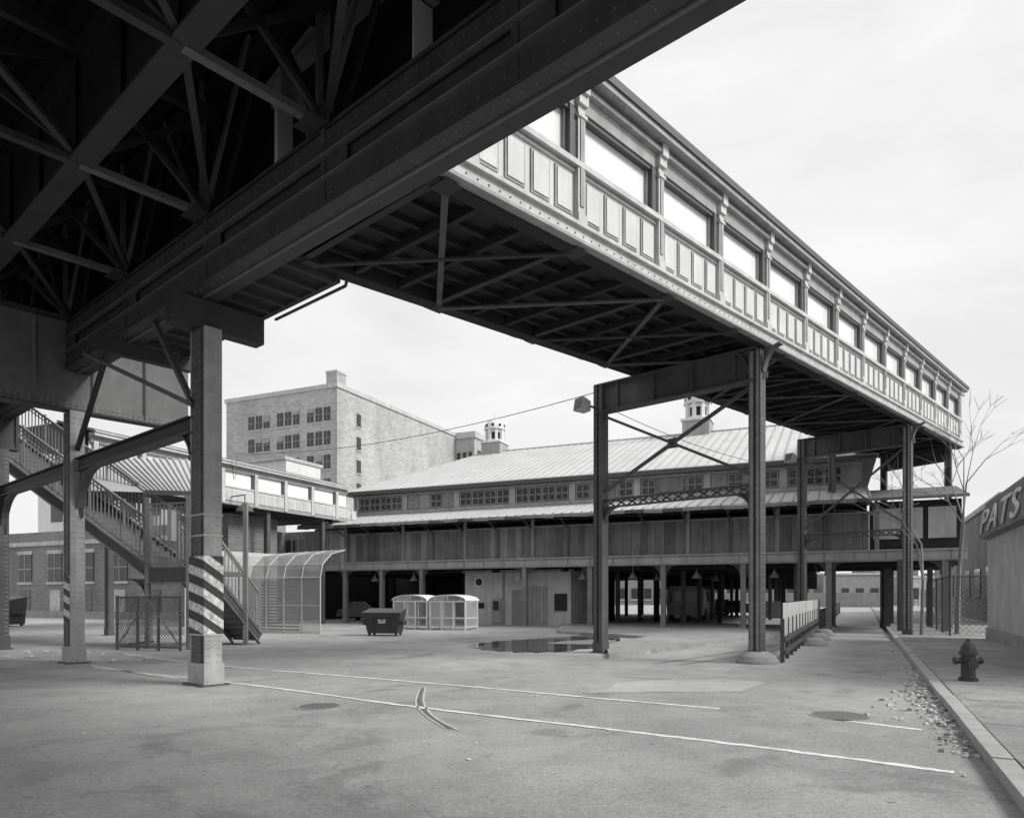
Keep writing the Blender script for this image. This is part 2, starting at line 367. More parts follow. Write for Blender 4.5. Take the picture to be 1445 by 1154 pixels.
for k in range(-4,12):
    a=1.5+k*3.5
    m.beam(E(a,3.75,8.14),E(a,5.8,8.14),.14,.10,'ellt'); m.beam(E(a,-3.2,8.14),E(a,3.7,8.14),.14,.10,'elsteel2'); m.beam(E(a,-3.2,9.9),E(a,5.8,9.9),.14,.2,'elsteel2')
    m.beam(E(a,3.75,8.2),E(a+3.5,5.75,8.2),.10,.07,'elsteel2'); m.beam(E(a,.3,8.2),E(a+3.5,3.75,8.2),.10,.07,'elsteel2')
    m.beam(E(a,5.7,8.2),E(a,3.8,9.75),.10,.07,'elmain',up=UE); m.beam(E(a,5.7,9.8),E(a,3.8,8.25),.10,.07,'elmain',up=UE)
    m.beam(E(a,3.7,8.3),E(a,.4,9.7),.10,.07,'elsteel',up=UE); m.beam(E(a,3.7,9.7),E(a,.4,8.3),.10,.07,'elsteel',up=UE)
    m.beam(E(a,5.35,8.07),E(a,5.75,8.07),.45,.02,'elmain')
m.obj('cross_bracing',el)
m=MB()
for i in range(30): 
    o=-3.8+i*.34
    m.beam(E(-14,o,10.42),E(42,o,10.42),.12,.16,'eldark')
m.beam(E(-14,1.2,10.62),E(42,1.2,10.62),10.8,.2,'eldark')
m.beam(E(-14,6.35,9.5),E(42,6.35,9.5),.15,4.0,'eldark')  # platform enclosure wall, added near-black as dark background behind the truss
m.obj('timber_deck_and_backdrop',el)
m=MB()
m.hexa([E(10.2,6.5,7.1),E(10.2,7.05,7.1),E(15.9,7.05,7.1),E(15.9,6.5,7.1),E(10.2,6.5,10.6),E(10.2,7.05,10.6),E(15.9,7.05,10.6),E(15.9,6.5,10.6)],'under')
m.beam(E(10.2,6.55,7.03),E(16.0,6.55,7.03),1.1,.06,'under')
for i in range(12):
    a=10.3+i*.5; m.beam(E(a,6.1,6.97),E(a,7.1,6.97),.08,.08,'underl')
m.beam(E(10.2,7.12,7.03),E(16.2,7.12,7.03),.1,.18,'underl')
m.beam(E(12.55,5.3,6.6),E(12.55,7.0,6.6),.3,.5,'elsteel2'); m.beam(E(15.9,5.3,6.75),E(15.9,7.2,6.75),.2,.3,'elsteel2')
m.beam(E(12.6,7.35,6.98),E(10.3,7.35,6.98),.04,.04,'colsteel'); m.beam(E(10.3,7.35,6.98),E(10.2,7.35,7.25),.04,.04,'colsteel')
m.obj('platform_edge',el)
m=MB()
for a in (-6.6,18.97,25.4,31.8):
    z0,z1=5.95,8.1; oe=8.5 if a in (18.97,) else 6.2; kk='ellt' if a==18.97 else 'elmain'
    m.beam(E(a,-4,(z0+z1)/2),E(a,oe,(z0+z1)/2),.04,z1-z0-.1,kk,up=V((0,0,1)))
    for z in (z0+.03,z1-.03): m.beam(E(a,-4,z),E(a,oe+.05,z),.42,.05,'elmain')
    for z in (z0+.13,z1-.13): m.beam(E(a,-4,z),E(a,oe,z),.09,.15,kk)
    for i in range(11):
        if -3.4+i*1.2<oe: m.beam(E(a,-3.4+i*1.2,z0+.06),E(a,-3.4+i*1.2,z1-.06),.1,.12,kk)
    if a==18.97:
        for z in (z0+.10,z0+.19): rivets(m,E(a-.048,3,z),E(a-.048,oe,z),.13,'rivet',-UE,.024)
m.obj('bent_cross_girders',el)
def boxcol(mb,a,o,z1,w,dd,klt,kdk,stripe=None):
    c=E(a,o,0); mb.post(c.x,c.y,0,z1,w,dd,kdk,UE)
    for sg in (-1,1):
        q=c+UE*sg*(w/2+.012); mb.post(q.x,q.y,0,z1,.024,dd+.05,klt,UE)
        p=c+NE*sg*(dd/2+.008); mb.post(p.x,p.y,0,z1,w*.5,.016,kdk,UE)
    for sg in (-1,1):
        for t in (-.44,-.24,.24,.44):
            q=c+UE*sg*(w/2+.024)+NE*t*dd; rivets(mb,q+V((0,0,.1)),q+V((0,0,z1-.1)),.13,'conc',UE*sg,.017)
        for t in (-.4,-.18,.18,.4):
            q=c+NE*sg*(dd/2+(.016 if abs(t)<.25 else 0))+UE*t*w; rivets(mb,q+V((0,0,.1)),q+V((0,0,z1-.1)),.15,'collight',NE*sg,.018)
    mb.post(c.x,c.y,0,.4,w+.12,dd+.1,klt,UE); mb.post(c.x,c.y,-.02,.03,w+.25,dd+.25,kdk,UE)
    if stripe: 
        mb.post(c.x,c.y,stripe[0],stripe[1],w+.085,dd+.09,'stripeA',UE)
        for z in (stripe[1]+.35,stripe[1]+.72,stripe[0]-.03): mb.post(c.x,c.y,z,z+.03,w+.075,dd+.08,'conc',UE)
m=MB()
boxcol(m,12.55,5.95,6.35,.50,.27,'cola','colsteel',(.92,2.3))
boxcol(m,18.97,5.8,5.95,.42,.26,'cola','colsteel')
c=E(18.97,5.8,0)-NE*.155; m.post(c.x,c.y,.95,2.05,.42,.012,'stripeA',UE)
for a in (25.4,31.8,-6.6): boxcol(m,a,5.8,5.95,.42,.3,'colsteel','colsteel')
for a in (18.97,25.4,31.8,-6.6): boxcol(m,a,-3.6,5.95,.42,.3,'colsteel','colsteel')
for a0,a1 in ((12.8,18.75),(19.2,25.2)):
    m.beam(E(a0,5.85,4.68),E(a1,5.85,4.68),.06,.26,'elsteel2')
    m.beam(E(a0,5.85,4.54),E(a1,5.85,4.54),.24,.03,'colsteel'); m.beam(E(a0,5.85,4.82),E(a1,5.85,4.82),.24,.03,'elsteel2')
    arc_knee(m,E(a1,5.85,3.45),-UE,1.3,'colsteel',.18,rz=1.1)
    arc_knee(m,E(a0,5.85,4.05),UE,.55,'colsteel',.18,rz=.5)
m.beam(E(12.7,5.8,5.0),E(14.4,5.8,6.95),.10,.08,'colsteel')
m.beam(E(12.8,5.8,5.05),E(17.3,5.5,6.9),.09,.07,'ellt')
m.beam(E(18.8,5.8,5.0),E(16.8,5.8,6.95),.10,.08,'elsteel2')
m.obj('el_columns',el)
# ------------------------------------------------------------------ enclosed footbridge
UB=V((.672,.740,0)); NB=V((-.740,.672,0))
def F(d,o,h): return V((.908*d-9.3,d,6.464+.0643*d+h))+NB*o
fb=empty('enclosed_footbridge'); D0,D1=8.95,33.9; W=3.5; ST=1.83
def fbeam(mb,d0,d1,o,h0,h1,t,k):
    mb.hexa([F(d0,o+t/2,h0),F(d0,o-t/2,h0),F(d1,o-t/2,h0),F(d1,o+t/2,h0),F(d0,o+t/2,h1),F(d0,o-t/2,h1),F(d1,o-t/2,h1),F(d1,o+t/2,h1)],k)
m=MB()
fbeam(m,D0,D1,.00,.03,.30,.12,'creamtrim'); fbeam(m,D0,D1,-.03,.0,.05,.24,'creamdk'); fbeam(m,D0,D1,-.03,.28,.34,.20,'creamtrim')
fbeam(m,D0,D1,.06,.34,1.24,.10,'cream')
fbeam(m,D0,D1,.01,1.24,1.33,.22,'creamtrim'); fbeam(m,D0,D1,.02,2.20,2.34,.12,'creamdk')
fbeam(m,D0,D1,.05,2.34,2.62,.16,'creamtrim'); fbeam(m,D0,D1,-.05,2.46,2.54,.2,'creamdk'); fbeam(m,D0,D1,-.10,2.62,2.72,.4,'creamdk'); fbeam(m,D0,D1,-.16,2.72,2.86,.36,'jamb')
rivets(m,F(D0,-.063,.17),F(D1,-.063,.17),.22,'creamdk',-NB,.016)
fbeam(m,D0,D1,.12,1.33,2.20,.02,'pane')
for k in range(-1,13):
    d=11.41+k*ST
    h=.07
    fbeam(m,d-h,d+h,-.02,.34,2.34,.12,'creamtrim'); fbeam(m,d-h*.5,d+h*.5,-.088,.62,2.02,.02,'creamdk')
    fbeam(m,d-h*1.25,d+h*1.25,-.035,.34,.50,.15,'creamtrim'); fbeam(m,d-h*1.25,d+h*1.25,-.035,2.04,2.10,.15,'creamtrim')
    fbeam(m,d-h*1.3,d+h*1.3,-.045,2.24,2.40,.17,'creamtrim'); fbeam(m,d-h*1.1,d+h*1.1,-.07,2.40,2.62,.22,'creamtrim')
    if k<12:
        a,b=d+h,d+ST-h
        fbeam(m,a,a+.03,.06,1.33,2.20,.12,'jamb'); fbeam(m,b-.12,b,.04,1.33,2.20,.16,'jamb')
        fbeam(m,a,b,.05,2.13,2.20,.12,'jamb'); fbeam(m,a+.03,b-.12,.07,1.33,1.37,.08,'creamtrim')
        fbeam(m,b-.15,b-.12,.08,1.37,2.13,.06,'creamdk')
        n=4; gp=(b-a)/n
        for i in range(n):
            p0=a+i*gp+.05; p1=a+(i+1)*gp-.05
            fbeam(m,p0,p1,.0,.46,1.12,.03,'creamdk'); fbeam(m,p0+.03,p1-.03,-.018,.50,1.08,.03,'cream')
        fbeam(m,a,b,.0,.36,.41,.05,'creamtrim'); fbeam(m,a,b,.0,1.17,1.22,.05,'creamtrim')
m.obj('street_facade',fb)
m=MB()
fbeam(m,D0,D1,W,.0,1.4,.12,'cream'); fbeam(m,D0,D1,W,1.4,2.4,.1,'pane'); fbeam(m,D0,D1,W,2.4,2.8,.3,'creamdk')
for k in range(-1,13):
    d=11.41+k*ST; fbeam(m,d-.08,d+.08,W+.08,0,2.4,.14,'creamtrim')
m.hexa([F(D1,W,0),F(D1,0,0),F(D1+.1,0,0),F(D1+.1,W,0),F(D1,W,2.8),F(D1,0,2.8),F(D1+.1,0,2.8),F(D1+.1,W,2.8)],'creamdk')
m.obj('rear_facade',fb)
m=MB()
for oa,ob,ha,hb in ((-.33,W/2,2.865,3.25),(W+.33,W/2,2.865,3.25)):
    m.poly([F(D0,oa,ha),F(D1+.2,oa,ha),F(D1+.2,ob,hb),F(D0,ob,hb)],'roofd')
m.poly([F(D0,-.33,2.862),F(D1+.2,-.33,2.862),F(D1+.2,W+.33,2.862),F(D0,W+.33,2.862)],'creamdk')
m.obj('bridge_roof',fb)
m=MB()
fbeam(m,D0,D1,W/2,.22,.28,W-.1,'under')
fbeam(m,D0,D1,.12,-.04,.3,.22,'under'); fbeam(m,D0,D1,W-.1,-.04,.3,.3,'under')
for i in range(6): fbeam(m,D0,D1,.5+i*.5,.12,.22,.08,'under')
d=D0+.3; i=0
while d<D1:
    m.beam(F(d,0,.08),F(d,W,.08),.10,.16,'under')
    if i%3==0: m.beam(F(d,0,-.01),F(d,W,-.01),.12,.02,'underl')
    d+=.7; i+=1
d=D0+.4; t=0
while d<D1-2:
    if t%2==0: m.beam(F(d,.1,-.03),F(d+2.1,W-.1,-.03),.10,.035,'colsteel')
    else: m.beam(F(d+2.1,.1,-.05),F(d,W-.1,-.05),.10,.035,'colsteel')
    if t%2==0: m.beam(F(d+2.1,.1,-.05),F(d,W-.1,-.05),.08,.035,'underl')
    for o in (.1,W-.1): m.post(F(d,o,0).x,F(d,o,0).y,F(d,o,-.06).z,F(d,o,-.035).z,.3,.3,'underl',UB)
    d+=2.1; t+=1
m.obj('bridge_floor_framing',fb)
def bent(name,d,oC,oB,zlat):
    m=MB(); top=F(d,0,0).z-.06
    c=F(d,oC,0); b=F(d,oB,0)
    laced(m,c.x,c.y,0.0,top-.1,.30,'colsteel',NB,kl='collight',riv=True); laced(m,b.x,b.y,0.0,top,.30,'colsteel',NB,kl='colsteel')
    m.beam(V((c.x,c.y,top-.40)),V((b.x,b.y,top-.40)),.05,.76,'colsteel')
    for z in (top-.02,top-.78): m.beam(V((c.x,c.y,z)),V((b.x,b.y,z))+NB*.1,.34,.04,'colsteel')
    for i in range(4):
        p=V((c.x,c.y,0)).lerp(V((b.x,b.y,0)),.12+i*.25); m.post(p.x,p.y,top-.76,top-.04,.08,.2,'colsteel',NB)
    for sg in (-1,1):
        arc_knee(m,V((c.x,c.y,top-.75))+NB*sg*.16,NB*sg,.42,'colsteel',.2,rz=.72)
    zt=top-.9
    A=V((c.x,c.y,0))+NB*.15; B=V((b.x,b.y,0))-NB*.15
    m.beam(A+V((0,0,zt)),B+V((0,0,zlat+.45)),.10,.07,'colsteel'); m.beam(B+V((0,0,zt)),A+V((0,0,zlat+.45)),.10,.07,'colsteel')
    mid=(A+B)/2; m.post(mid.x,mid.y,(zt+zlat+.45)/2-.12,(zt+zlat+.45)/2+.12,.24,.09,'colsteel',NB)
    lattice(m,B+V((0,0,zlat)),A+V((0,0,zlat)),.20,'colsteel',12,.04)
    arc_knee(m,V((B.x,B.y,zlat-.42)),-NB,.5,'colsteel',.12,rz=.42); arc_knee(m,V((A.x,A.y,zlat-.42)),NB,.5,'colsteel',.12,rz=.42)
    m.obj(name,fb); return c,b,top
cC,cB,tp=bent('bent_near',16.75,.12,4.62,4.05)
cD,cE,_=bent('bent_far',27.0,.12,4.1,3.95)
m=MB()
for d,o in ((32.6,.2),(33.4,3.2),(29.5,4.0)): 
    p=F(d,o,0); laced(m,p.x,p.y,0,p.z,.28,'colsteel',NB)
p=F(32.6,.2,0); q=F(33.4,3.2,0); m.beam((p.x,p.y,p.z-.4),(q.x,q.y,p.z-.4),.2,.7,'colsteel'); lattice(m,V((p.x,p.y,4.4)),V((q.x,q.y,4.4)),.3,'colsteel',8)
m.obj('end_columns',fb)
m=MB(); m.lathe(cC.x,cC.y,[(.50,0),(.49,.06),(.42,.17),(.30,.25),(.24,.28)],'conc2',18); m.obj('column_footing',fb,True)
def floodlight(p,d):
    m=MB(); d=V(d).normalized(); p=V(p); sd=V((-d.y,d.x,0))
    m.beam(p,p+d*.35+V((0,0,.05)),.05,.05,'colsteel')
    q=p+d*.35; 
    m.hexa([q-sd*.16+V((0,0,-.15)),q+sd*.16+V((0,0,-.15)),q+sd*.2+d*.34+V((0,0,-.12)),q-sd*.2+d*.34+V((0,0,-.12)),
            q-sd*.16+V((0,0,.12)),q+sd*.16+V((0,0,.12)),q+sd*.2+d*.28+V((0,0,.22)),q-sd*.2+d*.28+V((0,0,.22))],'conc')
    m.poly([q-sd*.18+d*.345+V((0,0,-.10)),q+sd*.18+d*.345+V((0,0,-.10)),q+sd*.18+d*.292+V((0,0,.19)),q-sd*.18+d*.292+V((0,0,.19))],'glass')
    m.obj('floodlight')
floodlight((cB.x-.1,cB.y,tp-.65),(-1,-.6,0)); floodlight((cE.x-.1,cE.y,7.3),(-1,-.5,0))
# ------------------------------------------------------------------ terminal
E1=V((.910,-.414,0)); E2=V((.414,.910,0)); P0=V((-9.7,42.0,0))
def T(s,o,z): return P0+E1*s+E2*o+V((0,0,z))
def tbox(mb,s0,s1,o0,o1,z0,z1,k):
    mb.hexa([T(s0,o0,z0),T(s1,o0,z0),T(s1,o1,z0),T(s0,o1,z0),T(s0,o0,z1),T(s1,o0,z1),T(s1,o1,z1),T(s0,o1,z1)],k)
te=empty('elevated_station_terminal')
m=MB()
tbox(m,-3,31.2,-.10,.10,3.12,3.5,'girder'); tbox(m,-3,31.2,-.2,.12,3.5,3.56,'girder'); tbox(m,-3,31.2,-.16,.12,3.06,3.12,'trim')
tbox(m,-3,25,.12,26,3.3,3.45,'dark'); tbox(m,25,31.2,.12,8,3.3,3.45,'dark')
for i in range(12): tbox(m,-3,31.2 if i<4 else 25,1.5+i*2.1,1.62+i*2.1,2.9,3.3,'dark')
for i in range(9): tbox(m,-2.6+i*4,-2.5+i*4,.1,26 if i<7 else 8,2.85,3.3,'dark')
for i in range(29): tbox(m,-3+i*1.2,-2.95+i*1.2,-.125,-.1,3.14,3.48,'trim')
m.obj('platform_deck',te)
m=MB()
s=-.2
while s<27.6:
    w=R.uniform(.25,.5); e=min(s+w,27.6)
    j=R.uniform(-.012,.012); top=5.15+R.uniform(-.02,.02)
    tbox(m,s,e-.012,-.05+j,.0+j,3.56,top,R.choice(['wood','wood','wood','wood2','trim' if R.random()<.3 else 'wood']))
    s=e
tbox(m,-.2,27.6,-.09,-.065,5.14,5.22,'trim')
for i in range(14):
    tbox(m,-.2+i*2,-.1+i*2,-.10,-.062,3.56,5.14,'wood2')
for i in range(8):
    tbox(m,-.2+i*4,-.02+i*4,-.13,-.06,3.565,5.6,'trim')
tbox(m,27.6,31,-.05,.05,3.56,5.6,'dark')
for a,b in ((27.75,28.8),(28.95,29.6),(29.8,30.8)): tbox(m,a,b,-.10,-.06,4.0,5.3,'conc')
m.hexa([T(27.4,-.6,5.6),T(31.2,-.6,5.6),T(31.2,3,6.4),T(27.4,3,6.4),T(27.4,-.6,5.72),T(31.2,-.6,5.72),T(31.2,3,6.52),T(27.4,3,6.52)],'wood')
tbox(m,-5,-.3,-.03,.07,3.2,5.5,'trim')
for i in range(6): tbox(m,-4.7+i*.55,-4.28+i*.55,-.06,-.03,4.1,5.0,'glass')
for i in range(7): tbox(m,-4.83+i*.55,-4.75+i*.55,-.08,-.03,3.3,5.2,'woodl')
tbox(m,-.45,-.21,-.15,.1,3.2,5.6,'conc')
tbox(m,-1.4,-.5,-.06,-.03,3.3,5.3,'woodl')
m.obj('boarded_platform_wall',te)
m=MB()
n=60; sA,sB=-2.6,27.6
m.hexa([T(sA,-1.4,5.58),T(sB,-1.4,5.58),T(sB,2.6,6.56),T(sA,2.6,6.56),T(sA,-1.4,5.66),T(sB,-1.4,5.66),T(sB,2.6,6.64),T(sA,2.6,6.64)],'roofl')
for i in range(n+1):
    s=sA+(sB-sA)*i/n; m.beam(T(s,-1.42,5.685),T(s,2.6,6.665),.05,.05,'roofd')
for i in range(34):
    s=sA+i*.9; m.beam(T(s,-1.43,5.55+R.uniform(-.02,.02)),T(min(s+.88,sB),-1.43,5.55+R.uniform(-.05,.02)),.04,.15,R.choice(['trim','jamb','trim']))
for i in range(15):
    s=-.2+i*2; m.beam(T(s,-1.3,5.5),T(s,-.1,5.5),.08,.10,'colsteel'); m.beam(T(s,-1.2,5.48),T(s,-.1,5.1),.06,.06,'colsteel')
tbox(m,sA,sB,0.1,.2,5.50,5.62,'dark'); tbox(m,sA,sB,2.3,2.4,3.5,6.45,'dark')
m.obj('lower_roof',te)
m=MB()
tbox(m,-1.5,27.4,2.5,2.62,6.6,8.0,'trim'); tbox(m,-1.5,27.4,2.42,2.5,6.62,6.80,'woodl'); tbox(m,-1.5,27.4,2.42,2.5,7.72,7.82,'woodl')
for b in range(8):
    s0=-1.4+b*3.6; tbox(m,s0,s0+.35,2.40,2.5,6.80,7.72,'woodl')
    for i in range(4):
        a=s0+.42+i*.80; 
        if a+.72>27.3: continue
        tbox(m,a,a+.70,2.455,2.5,6.86,7.66,'glass' if R.random()<.8 else R.choice(['woodl','trim']))
        for q in range(3): tbox(m,a+q*.34,a+.03+q*.34,2.44,2.455,6.86,7.66,'woodl')
        for z in (6.86,7.23,7.62): tbox(m,a,a+.70,2.435,2.45,z,z+.035,'woodl')
        for zz in range(2): m.beam(T(a,2.43,6.88+zz*.37),T(a+.7,2.43,7.23+zz*.37),.015,.015,'trim'); m.beam(T(a+.7,2.43,6.88+zz*.37),T(a,2.43,7.23+zz*.37),.015,.015,'trim')
    if b in (4,5): tbox(m,s0+1.2,s0+2.6,2.42,2.43,6.95,7.7,'wood')
m.obj('clerestory',te)
m=MB()
e0=8.0; rz=12.2; eo=2.0; ro=13.0
Lf=T(-2.2,eo,e0); Rf=T(28,eo,e0); Lr=T(2.4,ro,rz); Rr=T(24.3,ro,rz); Lb=T(-2.2,24,e0); Rb=T(28,24,e0)
m.poly([Lf,Rf,Rr,Lr],'roofl'); m.poly([Lb,Lf,Lr],'roofl'); m.poly([Rf,Rb,Rr],'roofl'); m.poly([Rb,Lb,Lr,Rr],'roofl')
m.poly([Lf-V((0,0,.08)),Lb-V((0,0,.08)),Rb-V((0,0,.08)),Rf-V((0,0,.08))],'trim')
m.beam(Lf-V((0,0,.06)),Rf-V((0,0,.06)),.06,.16,'jamb'); m.beam(Lf+V((0,0,.05)),Rf+V((0,0,.05)),.12,.05,'woodl')
for i in range(58):
    s=-2+i*.52
    t=1.0
    if s<2.4: t=(s+2.2)/4.6
    if s>24.3: t=(28-s)/3.7
    a=T(s,eo,e0+.03); b=T(s,eo+(ro-eo)*t,e0+(rz-e0)*t+.03); m.beam(a,b,.05,.06,'roofd')
m.beam(Lr,Rr,.25,.12,'roofd'); m.beam(Lf,Lr,.14,.08,'roofd'); m.beam(Rf,Rr,.14,.08,'roofd')
m.obj('main_roof',te)
def cupola(s,w):
    m=MB(); c=T(s,ro,0); z=rz-.35; h=w*.5
    m.post(c.x,c.y,z,z+.55*w+.1,w,w,'woodl',E1); m.post(c.x,c.y,z+.55*w+.1,z+.63*w+.1,w*1.12,w*1.12,'white',E1); z+=.63*w+.1
    m.lathe(c.x,c.y,[(h*.66,z),(h*.66,z+w*.58)],'dark',8)
    for i in range(8):
        t=i*math.pi/4+.2; m.post(c.x+math.cos(t)*h*.82,c.y+math.sin(t)*h*.82,z,z+w*.60,.13*w,.13*w,'white',(math.cos(t),math.sin(t)))
        t+=math.pi/8; m.post(c.x+math.cos(t)*h*.74,c.y+math.sin(t)*h*.74,z+w*.46,z+w*.60,.05*w,.3*w,'white',(math.cos(t),math.sin(t))); m.post(c.x+math.cos(t)*h*.74,c.y+math.sin(t)*h*.74,z,z+w*.12,.05*w,.3*w,'white',(math.cos(t),math.sin(t)))
    z+=w*.60; m.lathe(c.x,c.y,[(h*.9,z),(h*1.08,z+.01*w),(h*1.10,z+.06*w),(h*.94,z+.08*w),(h*.93,z+.18*w),(h*.86,z+.30*w),(h*.70,z+.42*w),(h*.48,z+.51*w),(h*.2,z+.57*w),(h*.05,z+.59*w),(h*.05,z+.80*w)],'white',16)
    for i in range(8):
        t=i*math.pi/4+.2+math.pi/8; m.cyl((c.x+math.cos(t)*h*.84,c.y+math.sin(t)*h*.84,z+.2*w),(c.x+math.cos(t)*h*1.0,c.y+math.sin(t)*h*1.0,z+.2*w),.07*w,.07*w,'dark',8)
    m.obj('roof_cupola',te)
cupola(3.35,1.5); cupola(18.1,1.7)
m=MB()
for si,s in enumerate((-.2,2.4,5.1,11.4,15.0,18.7,22.4,26.0,30.4)):
    for oi,o in enumerate((0,5,10,15,20,25)):
        if s>25 and o>8: continue
        p=T(s,o,0)
        laced(m,p.x,p.y,0,3.1,.24,'colsteel' if oi else 'collight',E1) if oi==0 else m.post(p.x,p.y,0,3.1,.22,.22,'dark' if s<12 else 'colsteel',E1)  # rear posts on the left near-black, interior shade put into their colour
        if oi==0:
            for sg in (-1,1): arc_knee(m,V((p.x,p.y,2.5))+E1*sg*.12,E1*sg,.5,'colsteel',.1,rz=.55)
for s,o in ((16.5,8),(17.6,12.5),(20.2,8),(21.0,17),(23.4,12),(19.4,22.5),(24.4,6),(22.2,25),(15.6,17),(18.0,25),(16.6,22)):
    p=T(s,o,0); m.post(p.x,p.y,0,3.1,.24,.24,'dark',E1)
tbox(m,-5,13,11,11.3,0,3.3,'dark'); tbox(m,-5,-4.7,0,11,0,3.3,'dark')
tbox(m,13,25,25.8,26,2.1,3.3,'dark'); tbox(m,14,18.4,25.6,25.8,0,1.3,'jamb'); tbox(m,21,24,19,19.2,0,1.2,'trim')
m.obj('ground_level_columns',te)
m=MB()
b0,b1=7.3,13.6
tbox(m,b0,b1,1.0,6,0,3.0,'conc')
tbox(m,9.65,9.75,.93,1,0,3,'trim')
m.cyl(T(8.2,.96,2.35),T(8.2,1.0,2.35),.28,.28,'white',18); m.cyl(T(8.2,.93,2.35),T(8.2,.97,2.35),.2,.2,'dark',18)
tbox(m,9.0,9.55,.90,.96,0.1,1.45,'woodl'); tbox(m,9.1,9.45,.88,.90,.8,1.3,'glass')
tbox(m,7.8,8.5,.94,1.0,.9,1.2,'dark'); tbox(m,10.2,10.9,.94,1.0,0,1.9,'trim'); tbox(m,11.1,12.3,.94,1.0,0,2.1,'woodl')
for i in range(5): tbox(m,11.2+i*.22,11.22+i*.22,.92,.94,.05,2.05,'trim')
tbox(m,12.7,13.4,.94,1,.8,1.7,'dark'); tbox(m,b0-.1,b1+.1,.9,1.0,2.85,2.99,'trim')
m.obj('ticket_booth',te)
m=MB()
for s,o in ((1.2,1),(3.8,1.2),(10.8,.6),(16.8,1.5),(20,1.6),(14.2,1.2),(23.6,2),(17,6),(20,8)):
    p=T(s,o,0); m.cyl((p.x,p.y,2.75),(p.x,p.y,3.3),.015,.015,'galv',6); m.lathe(p.x,p.y,[(.04,2.8),(.08,2.72),(.22,2.5),(.23,2.46)][::-1],'conc',12)
m.obj('pendant_lamps',te)
m=MB(); wz0,wz1=6.0,7.9
tbox(m,-4,0,-16,-.1,wz0,wz0+.15,'dark')
tbox(m,-.1,0,-16,-.1,wz0,6.75,'cream'); tbox(m,-.1,.03,-16,-.1,wz0-.05,wz0+.08,'creamdk'); tbox(m,-.1,.04,-16,-.1,6.75,6.83,'creamtrim')
tbox(m,-.14,-.1,-16,-.1,6.8,7.6,'pane'); tbox(m,-.1,.02,-16,-.1,7.55,7.8,'creamdk'); tbox(m,-.1,.25,-16,-.1,7.8,7.92,'creamtrim')
for i in range(8):
    o=-15.9+i*2.1; tbox(m,-.1,.07,o,o+.2,wz0,7.6,'creamtrim')
    for j in range(3): tbox(m,0,.02,o+.35+j*.58,o+.8+j*.58,6.15,6.65,'creamtrim')
    tbox(m,-.09,-.02,o+.2,o+.3,6.83,7.55,'jamb'); tbox(m,-.09,-.02,o+2.0,o+2.1,6.83,7.55,'jamb')
m.hexa([T(.3,-16,7.92),T(.3,-.1,7.92),T(-2,-.1,8.5),T(-2,-16,8.5),T(.3,-16,7.97),T(.3,-.1,7.97),T(-2,-.1,8.55),T(-2,-16,8.55)],'roofl')
tbox(m,-4,-2,-16,-.1,6.2,8.5,'trim')
for i in range(22): m.beam(T(.3,-16+i*.73,8.0),T(-2,-16+i*.73,8.57),.05,.05,'roofd')
for o in (-15,-10.5,-6.3,-2): 
    p=T(-.3,o,0); laced(m,p.x,p.y,0,6,.24,'colsteel',E1)
    m.beam(T(-.3,o,5.85),T(-4,o,5.85),.2,.3,'colsteel')
tbox(m,-4.5,-1.2,-8,-4.6,0,5.7,'brick'); tbox(m,-9,-4.8,-1,0,0,5.5,'brick')
m.obj('station_wing',te)
m=MB(); p=T(.9,-9,0); m.cyl(T(0,-9,6.3),(p.x,p.y,6.35),.03,.03,'colsteel',8); m.cyl((p.x,p.y,5.95),(p.x,p.y,6.35),.03,.03,'colsteel',8)
m.lathe(p.x,p.y,[(.42,5.55),(.40,5.6),(.3,5.78),(.15,5.88),(.08,5.98),(.05,6.0)],'jamb',16); m.obj('dome_lamp')
bx=tbox
m=MB()
bx(m,-42,-12,8,12,0,12.0,'white'); bx(m,-42.2,-11.9,7.8,12.2,12.0,12.25,'conc'); 
for i in range(9): bx(m,-40+i*3.2,-38.4+i*3.2,7.93,8,8.4,10.4,'glass')
m.obj('white_warehouse')
bb=empty('brick_loft_building')
C=V((-24.7,100,0)); C0=C-P0; s0=C0.dot(E1); o0=C0.dot(E2)
m=MB(); bz=31.0
bx(m,s0-21,s0,o0,o0+34,0,bz,'brickl'); m.obj('walls',bb)
m=MB(); bx(m,s0-21.2,s0+.2,o0-.2,o0+34.2,bz,bz+.6,'conc'); bx(m,s0-1.8,s0+.05,o0-.1,o0+2,bz+.6,bz+2.1,'brickl'); bx(m,s0-1.9,s0+.15,o0-.2,o0+2.1,bz+2.1,bz+2.4,'conc')
bx(m,s0-.5,s0+4,o0+34.3,o0+44,0,30.5,'brickl'); bx(m,s0-.6,s0+4.3,o0+34.0,o0+44.2,30.5,31.6,'conc')
m.obj('parapet_and_chimney',bb)
m=MB()
for fl in range(8):
    z=bz-4.6-fl*3.4
    for g in range(3):
        for i in range(3):
            a=s0-5.1-g*5.6+i*1.5-.2
            bx(m,a,a+1.15,o0-.06,o0,z,z+2.0,'glass'); bx(m,a-.1,a+1.25,o0-.12,o0-.0,z-.22,z-.02,'conc'); bx(m,a,a+1.15,o0-.09,o0-.06,z+.95,z+1.05,'trim'); bx(m,a+.54,a+.61,o0-.09,o0-.06,z,z+2,'trim')
            if R.random()<.5: bx(m,a+.02,a+1.13,o0-.075,o0-.06,z+R.uniform(.9,1.5),z+2,'woodl')
    bx(m,s0,s0+.06,o0+4.5,o0+5.5,z,z+1.9,'glass'); bx(m,s0,s0+.14,o0+4.4,o0+5.6,z-.2,z-.02,'conc')
    for i in range(3):
        if fl<4: bx(m,s0+4,s0+4.08,o0+35.5+i*3,o0+36.8+i*3,z,z+2,'glass'); bx(m,s0+.4+i*1.2,s0+1.1+i*1.2,o0+34.22,o0+34.3,z-.5,z+1.5,'glass')
